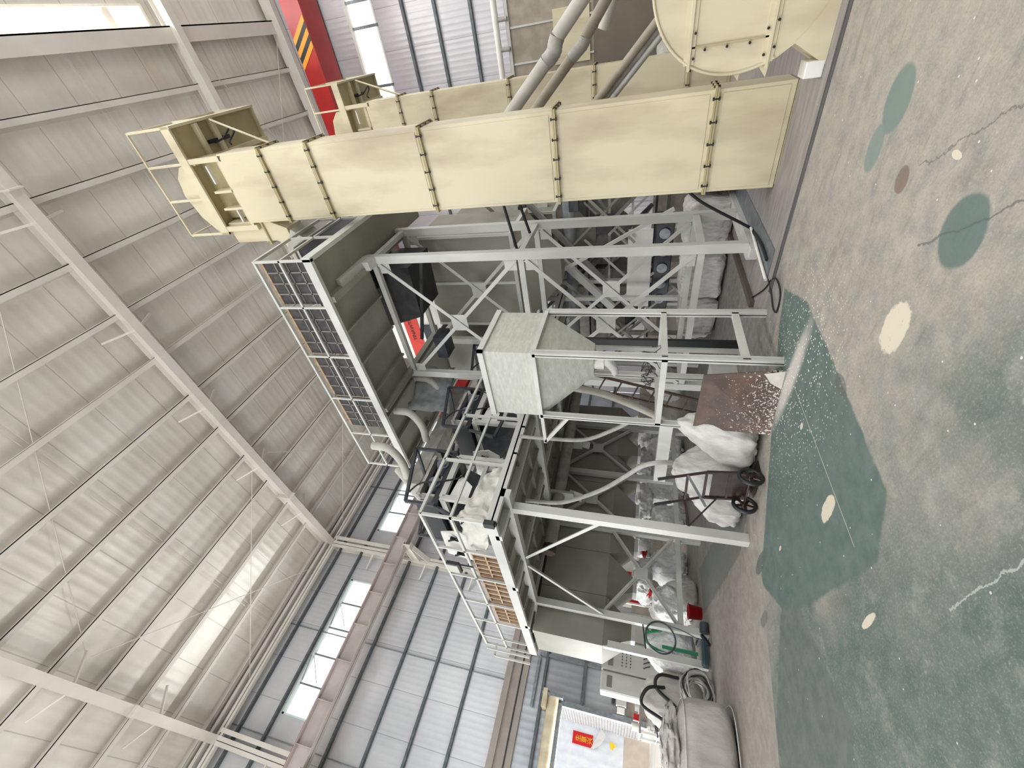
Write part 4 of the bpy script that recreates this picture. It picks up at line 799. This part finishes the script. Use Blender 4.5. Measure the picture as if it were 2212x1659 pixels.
def lerp(P, z):
    P = [V(p) for p in P]
    for a, b in zip(P, P[1:]):
        if z <= b.z: t = (z-a.z)/(b.z-a.z); return a+(b-a)*t
    return P[-1]
for z in (.62, .85): MB().bar(lerp(hl, z), lerp(hr, z), .03).build('cross_bar', brown, tr)
a, b, c_, d_ = lerp(hl, .12), lerp(hr, .12), lerp(hr, .55), lerp(hl, .55)
a.z = b.z = .12
MB().add([a, b, c_, d_]+[p+V((0, .01, 0)) for p in (a, b, c_, d_)], [(0, 1, 2, 3), (7, 6, 5, 4), (0, 4, 5, 1), (2, 6, 7, 3)]).build('back_plate', brown, tr)
MB().bar(lerp(hl, .35), lerp(hr, .35), .03).build('cross_bar', brown, tr)
MB().bar(lerp(hl, .85), lerp(hl, .85)+V((-.15, -.3, -.05)), .03).bar(lerp(hl, .85)+V((-.15, -.3, -.05)), lerp(hl, .45), .02).build('rear_stay', brown, tr)
MB().bar(lerp(hr, .85), lerp(hr, .85)+V((-.2, -.32, -.22)), .03).build('rear_stay', steel, tr)
MB().box(-5.12, -4.66, 3.72, 3.98, .012, .022).build('toe_plate', brown, tr)
# ================================================================== BAGS
tag(sack_mb((-4.62, 4.2, 0), (.9, .7, 1.05), .7, .03, 3, 11, tie=.5, top=.45, sag=.25, fold=.02, lean=(.22, .1), crease=.11).build('woven_sack', bagw), 'white woven sack slumped against the hopper stand, right of the trolley', 'sack', 'white sacks behind the trolley')
tag(sack_mb((-5.22, 4.15, 0), (.8, .75, 1.0), .5, .025, 3, 12, tie=.5, top=.8, fold=.02, crease=.1).build('woven_sack', bagw), 'tall white woven sack directly behind the hand trolley', 'sack', 'white sacks behind the trolley')
tag(sack_mb((-5.75, 4.05, 0), (.75, .7, .72), .6, .03, 3, 13, tie=.5, top=.75, sag=.25, fold=.02, lean=(.15, 0), crease=.1).build('woven_sack', bagw), 'low white woven sack left of the trolley beside the platform post', 'sack', 'white sacks behind the trolley')
bb = thing('bulk_bag', (-8.1, 1.75, 0), 'large full grey-white bulk bag at the left, nearest the doorway', 'bulk bag')
sack_mb((-8.08, 1.42, 0), (1.25, 1.25, .78), .55, .02, 2.2, 21, nu=90, nv=50, top=.97, crease=.012).build('bag_body', bagg, bb)
sack_mb((-8.12, 1.45, .66), (1.05, 1.0, .30), .95, .10, 6, 22, nu=80, nv=40, tie=.3, fold=.07).build('folded_skirt', bagg, bb)
sg_ = lambda w: math.copysign(abs(w)**.62, w)
for z_, r_ in ((.04, .618), (.68, .575)): MB().tube([(-8.08+r_*sg_(math.cos(a_)), 1.42+r_*sg_(math.sin(a_)), z_) for a_ in [2*math.pi*k/80 for k in range(80)]], .009, 6, closed=True).build('piping', bagw, bb)
sb = thing('bulk_bag', (-9.9, 2.3, 0), 'grey bulk bag with black lifting straps behind the cable coil', 'bulk bag')
sack_mb((-10.1, 2.45, 0), (.95, .9, 1.15), .6, .04, 3, 24, tie=.5).build('bag_body', bagg, sb)
MB().tube(spline([(-9.66, 2.55, .75), (-9.55, 2.45, 1.05), (-9.62, 2.2, 1.15), (-9.64, 2.05, .8), (-9.62, 1.95, .65)], 6), .03, 8).build('lifting_strap', black, sb)
MB().tube(spline([(-9.64, 2.75, .5), (-9.55, 2.7, .85), (-9.6, 2.5, .9), (-9.62, 2.3, .6), (-9.6, 2.15, .45)], 6), .03, 8).build('lifting_strap', black, sb)
# cable coil
cc = thing('cable_coil', (-9.05, 2.45, 0), 'untidy coil of grey cable and hose on the floor', 'coil')
for k in range(18):
    r = .17+.008*k; pts = []
    for j in range(28):
        a = 2*math.pi*j/28; pts.append((-9.05+.05*math.sin(k*2.1)+.16*math.sin(a+k)*.4, 2.45+r*math.cos(a), .26+(r*.9)*math.sin(a)*.98+.02*math.sin(3*a+k*1.7)))
    pts = [(x+.016*((k*5) % 18-9), y+.03*math.sin(k*3), max(.02, z)) for x, y, z in pts]
    MB().tube(pts, .016, 8, closed=True).build('cable_turn', (hosem, bagg, hosem, black, bagw)[k % 5], cc)
# pallet jack with strapped bag
pj = thing('pallet_truck', (-9.6, 3.2, 0), 'dark teal pallet truck under the white bag with green straps', 'pallet truck')
MB().box(-9.95, -9.2, 2.95, 3.05, .06, .12).box(-9.95, -9.2, 3.45, 3.55, .06, .12).box(-9.3, -9.1, 2.9, 3.6, .04, .11).build('forks', teal, pj, bevel=.01)
MB().box(-9.1, -9.02, 3.42, 3.56, .05, .16).cyl((-9.02, 3.4, .08), (-9.02, 3.58, .08), .075, 16).build('steering_head', dark, pj)
MB().bar((-8.85, 3.15, .05), (-9.0, 3.35, .14), .05).build('foot_pedal', black, pj)
gb = thing('bulk_bag', (-10.0, 3.3, .13), 'bright white bulk bag with green lifting straps on the pallet truck', 'bulk bag')
sack_mb((-9.95, 3.3, .13), (.95, .85, .95), .6, .03, 3, 31, tie=.35).build('bag_body', film, gb)
MB().tube(spline([(-9.5, 3.05, .5), (-9.44, 3.08, .85), (-9.5, 3.2, 1.08), (-9.5, 3.35, 1.1), (-9.44, 3.45, .8)], 6), .022, 8).build('lifting_strap', greenp, gb)
MB().box(-9.475, -9.465, 3.14, 3.2, .15, .8).build('side_band', greenp, gb)
MB().tube(spline([(-9.5, 3.4, 1.05), (-9.42, 3.5, 1.12), (-9.45, 3.6, .98), (-9.46, 3.5, .88), (-9.44, 3.4, 1.0)], 6), .025, 8).build('lifting_strap', greenp, gb)
text_part('3%', 'felt_pen_mark', steel, gb, (-9.452, 3.02, .62), (0, 1, 0), (0, 0, 1), .16)
hr_ = thing('hose_ring', (-9.05, 3.2, .95), 'black hose ring hanging between the two platform legs', 'hose')
MB().tube([(-9.05+.05*math.sin(a_), 3.18+.27*math.cos(a_), .86+.27*math.sin(a_)) for a_ in [2*math.pi*k/40 for k in range(40)]], .016, 10, closed=True).build('ring', mat('dark_hose', (70, 78, 80), .4), hr_)
MB().bar((-9.1, 2.95, 1.12), (-9.1, 3.5, 1.2), .022).build('hanging_bar', black, hr_)
MB().tube(spline([(-9.05, 3.42, .75), (-9.0, 3.35, .45), (-8.98, 3.25, .2)], 6), .01, 8).build('tail', MATS['dark_hose'], hr_)
# red bucket
rb = thing('red_bucket', (-9.7, 4.05, 0), 'red plastic bucket on the floor beside the platform leg', 'bucket')
MB().lathe([(0, .006), (.1, .006), (.12, .0), (.145, .25), (.16, .25), (.16, .262), (.138, .262), (.112, .02), (0, .02)], (-9.7, 4.02, 0), 'Z', 28).build('pail', redp, rb)
# white bags stacked behind under the bins
bagd = [(-10.9, 4.6, .9, .9, 'heaped clear-wrapped white bag behind the red bucket', film, 0), (-11.3, 5.7, .85, 1.0, 'white film bag behind the storage bins, left of the platform post', film, 1),
        (-10.9, 6.8, .9, .95, 'white film bag behind the row of storage bins, middle', film, 2), (-11.2, 8.0, .9, 1.1, 'white film bag behind the storage bins, right of the trolley handles', film, 3),
        (-10.8, 9.3, 1.0, 1.1, 'white film bag furthest right behind the storage bins', film, 4), (-12.2, 5.1, .9, .9, 'white bag standing by the red poster', bagw, 5),
        (-11.8, 10.6, 1.0, 1.2, 'white woven bag in the far background under the platform', bagw, 6), (-9.6, 11.2, 1.1, 1.2, 'white film bag in the far background beside the hopper stand', film, 7)]
for x, y, w, h, lab, m, k in bagd: tag(sack_mb((x, y, 0), (w, w, h), .6, .05, 3.5, 40+k, tie=.4, fold=.02, crease=.14).build('film_bag', m), lab, 'bag', 'white bags behind the bins')
for k, (x, y, lab) in enumerate(((-11.0, 5.1, 'white film bag lying on top of the bags behind the red bucket'), (-11.1, 6.3, 'white film bag on top of the pile, left of the platform post'), (-11.0, 7.4, 'white film bag on top of the pile behind the bins, middle'), (-10.9, 8.6, 'white film bag on top of the pile, right of the trolley handles'), (-10.8, 10.0, 'white film bag on top of the pile, furthest right'))):
    tag(sack_mb((x, y, .88), (.85, .95, .5), .6, .06, 3.5, 90+k, crease=.16).build('film_bag', film), lab, 'bag', 'white bags behind the bins')
tag(sack_mb((-10.1, 4.55, 0), (.5, .6, .35), .6, .04, 3, 60).build('small_sack', bagg), 'small grey sack with faint print lying by the red bucket', 'sack')
for x, y, z, lab in ((-10.9, 4.9, .9, 'red printed plastic wrap on top of the white bags, left one'), (-11.1, 6.0, 1.0, 'red printed plastic wrap on top of the white bags, right one')):
    tag(sack_mb((x, y, z), (.3, .4, .16), .8, .15, 5, 71).build('plastic_wrap', redp), lab, 'wrap')
# red poster on the far wall board
ps = thing('notice_board', (-17.9, 7.9, .5), 'white board with dark red poster lit from behind the bins', 'board')
MB().box(-14.05, -14, 5.7, 8.6, .9, 2.1).build('board', white, ps)
MB().box(-14, -13.98, 5.75, 6.7, 1.0, 2.0).build('poster', posterr, ps)
text_part('Uniem\nnoitos', 'small_print', white, ps, (-13.975, 6.25, 1.5), (0, 1, 0), (0, 0, 1), .1)
for y in (5.8, 8.5): MB().box(-14.04, -14.0, y-.02, y+.02, 0, 1).build('leg', grey, ps)
# ================================================================== CABINETS AND BENCH BY THE WALL
ylab = ('cream control cabinet nearest the doorway, rounded side', 'grey control cabinet with rows of buttons, second from the doorway', 'grey control cabinet half hidden behind the bins')
for i, (y0, y1, x) in enumerate(((2.95, 3.4, -12.6), (3.42, 4.15, -12.6), (4.17, 4.95, -12.7))):
    t = thing('control_cabinet', (x, (y0+y1)/2, 0), ylab[i], 'cabinet', 'control cabinets by the wall')
    MB().box(x-.45, x, y0, y1, 0, 2.0).build('cabinet_body', grey, t, bevel=.03); MB().box(x, x+.015, y0+.03, y1-.03, .1, 1.95).build('door', grey, t)
    if i:
        for r in range(3):
            for k in range(6): MB().cyl((x+.015, y0+.15+.07*k, 1.5-.1*r), (x+.03, y0+.15+.07*k, 1.5-.1*r), .013, 8).build('button', black, t)
    MB().box(x+.015, x+.02, y0+.1, y1-.1, 1.72, 1.85).build('label_plate', mat('cab_grey', (120, 122, 120), .5) if i == 0 else MATS['cab_grey'], t)
    if i == 1:
        for k in range(4): MB().tube(spline([(x+.02, y0+.2+.1*k, .98), (x+.08, y0+.2+.1*k, .95), (x+.1, y0+.24+.1*k, .85), (x+.02, y0+.26+.1*k, .84)], 5), .012, 8).build('cable_loop', black, t)
t = thing('wall_switch_box', (-18.3, 3.95, 1.3), 'grey switch boxes on the wall beside the doorway', 'switch box')
MB().box(-18.44, -18.2, 3.95, 4.4, 1.25, 1.6).build('box', grey, t, bevel=.01); MB().box(-18.44, -18.25, 3.75, 3.92, 1.3, 1.55).build('meter', white, t); MB().box(-18.44, -18.3, 4.0, 4.35, 1.63, 1.75).build('breaker', dark, t)
t = thing('workbench', (-16, 3.5, 0), 'dusty steel workbench with clutter beside the doorway', 'workbench')
MB().box(-16.4, -15.5, 2.85, 4.15, .88, .93).build('bench_top', conc, t)
for x in (-16.35, -15.55):
    for y in (2.9, 4.1): MB().box(x-.03, x+.03, y-.03, y+.03, 0, .88).build('leg', white, t)
MB().box(-16.4, -15.5, 2.85, 4.15, .42, .45).build('lower_shelf', dark, t)
for i, (x, y, r, h, m, lab) in enumerate(((-15.7, 3.0, .1, .2, white, 'white tin at the door end of the workbench'), (-15.8, 3.25, .09, .16, redp, 'red tin in the middle of the workbench'), (-15.7, 3.5, .12, .12, bagw, 'low white tub on the workbench'), (-16.0, 3.75, .1, .22, dark, 'dark tin at the cabinet end of the workbench'))):
    tag(MB().cyl((x, y, .93), (x, y, .93+h), r, 14).build('tin', m), lab, 'tin')
tag(sack_mb((-15.9, 3.2, .45), (.4, .5, .25), .7, .08, 4, 81).build('rag_bundle', bagw), 'white rag bundle on the lower shelf of the workbench', 'rags')
# ================================================================== SECOND LINE IN THE BACKGROUND
rt = thing('rear_tower', (-4.8, 12, 0), 'second grey braced steel tower far behind the first', 'tower')
for x in (-3.3, -6.2, -9):
    for y in (11.4, 13.2): MB().box(x-.07, x+.07, y-.07, y+.07, 0, 5.8).build('post', grey_shade, rt)
for z in (.9, 3.0, 4.4, 5.7):
    for y in (11.4, 13.2): MB().box(-9, -3.3, y-.05, y+.05, z-.05, z+.05).build('cross_beam', grey_shade, rt)
for x0, x1 in ((-6.2, -3.3), (-9, -6.2)):
    for z0, z1 in ((1, 2.95), (3.05, 5.6)):
        MB().angle((x0, 11.35, z0), (x1, 11.35, z1), .07, .01, (0, 1, 0)).build('diagonal_brace', grey_shade, rt); MB().angle((x1, 11.33, z0), (x0, 11.33, z1), .07, .01, (0, 1, 0)).build('diagonal_brace', grey_shade, rt)
random.seed(4)
for k in range(26):
    x = random.uniform(-7.6, -2.6); z = random.uniform(1.0, 5.6); y = random.uniform(9.3, 11.2); d = random.choice((-1, 1)); l = random.uniform(.6, 1.5)
    MB().angle((x-l*d*.7, y, z-l*.7), (x+l*d*.7, y, z+l*.7), random.choice((.05, .06, .08)), .01, (0, 1, 0)).build('diagonal_brace', random.choice((grey, grey_shade, duste)), rt)
for k in range(14):
    x = random.uniform(-7.4, -2.8); z = random.uniform(1.2, 5.2); y = random.uniform(9.6, 11.2)
    MB().cb((x, y, z), (random.uniform(.2, .7), .15, random.uniform(.12, .4))).build('machine_box', random.choice((MATS['near_black_steel'], dark, dark, white, duste)), rt, bevel=.01)
for k in range(8):
    z = 1.3+.55*k; MB().bar((-7.5, 10.8, z), (-2.6, 10.8, z), .05).build('cross_beam', random.choice((grey, grey_shade, MATS['near_black_steel'])), rt)
for i in range(4):
    x = -3.6-1.35*i
    t = thing('storage_bin', (x, 12.3, 1.6), ('grey bin in the rear tower, rightmost', 'grey bin in the rear tower, second from right', 'grey bin in the rear tower, third from right', 'grey bin in the rear tower, leftmost')[i], 'bin', 'bins in the rear tower')
    MB().box(x-.6, x+.6, 11.6, 13, 2.4, 4.2).build('bin_body', duste, t); MB().frustum((x-.15, x+.15, 12.1, 12.5), 1.6, (x-.6, x+.6, 11.6, 13), 2.4).build('hopper_bottom', duste, t)
for i, (p, q, w, m, lab) in enumerate((((-2.4, 9.3, 5.2), (-5.6, 9.3, 2.2), .16, grey, 'grey inclined conveyor trough crossing behind the tower'), ((-2.3, 9.8, 4.9), (-6.6, 9.8, 1.2), .12, duste, 'dusty inclined conveyor trough behind the first trough'),
                                     ((-5.6, 9.1, 5.4), (-3.2, 9.1, 1.0), .07, grey, 'thin grey strut sloping the other way behind the tower'), ((-6.8, 10.6, 4.6), (-3.6, 10.6, 1.4), .08, dark, 'dark inclined chute rail behind the tower'))):
    tag(MB().bar(p, q, w, w*.8, (0, 1, 0)).build('conveyor_trough', m), lab, 'conveyor')
bm_ = thing('belt_machine', (-5.0, 10.2, 0), 'dark dusty machine with rollers seen through the tower bracing', 'machine')
MB().box(-6.0, -3.8, 9.9, 10.7, .9, 1.3).build('body', dark, bm_, bevel=.02); MB().box(-5.9, -3.9, 9.85, 9.9, 1.35, 1.9).build('panel', white, bm_)
for k in range(5): MB().cyl((-5.7+.42*k, 9.85, 1.1), (-5.7+.42*k, 10.0, 1.1), .12, 16).build('roller', steel, bm_)
for x in (-5.9, -3.9): MB().box(x-.04, x+.04, 9.95, 10.05, 0, .95).build('leg', grey, bm_)
t = thing('bag_trolley_frame', (-5.6, 5.6, 0), 'low grey steel frame on the floor behind the hopper stand', 'frame')
MB().box(-5.8, -4.7, 5.6, 5.66, .3, .38).box(-5.8, -4.7, 6.1, 6.16, .3, .38).box(-5.8, -5.74, 5.6, 6.16, 0, .38).box(-4.76, -4.7, 5.6, 6.16, 0, .38).build('frame', grey, t)
t = thing('black_duct', (-4.8, 8, 4.6), 'blue-grey round duct elbow glimpsed behind the tower', 'duct')
MB().tube(spline([(-5.4, 9.0, 4.9), (-5.2, 8.8, 4.6), (-4.9, 8.7, 4.45), (-4.6, 8.7, 4.5)], 6), .16, 18).build('elbow', pvc, t)
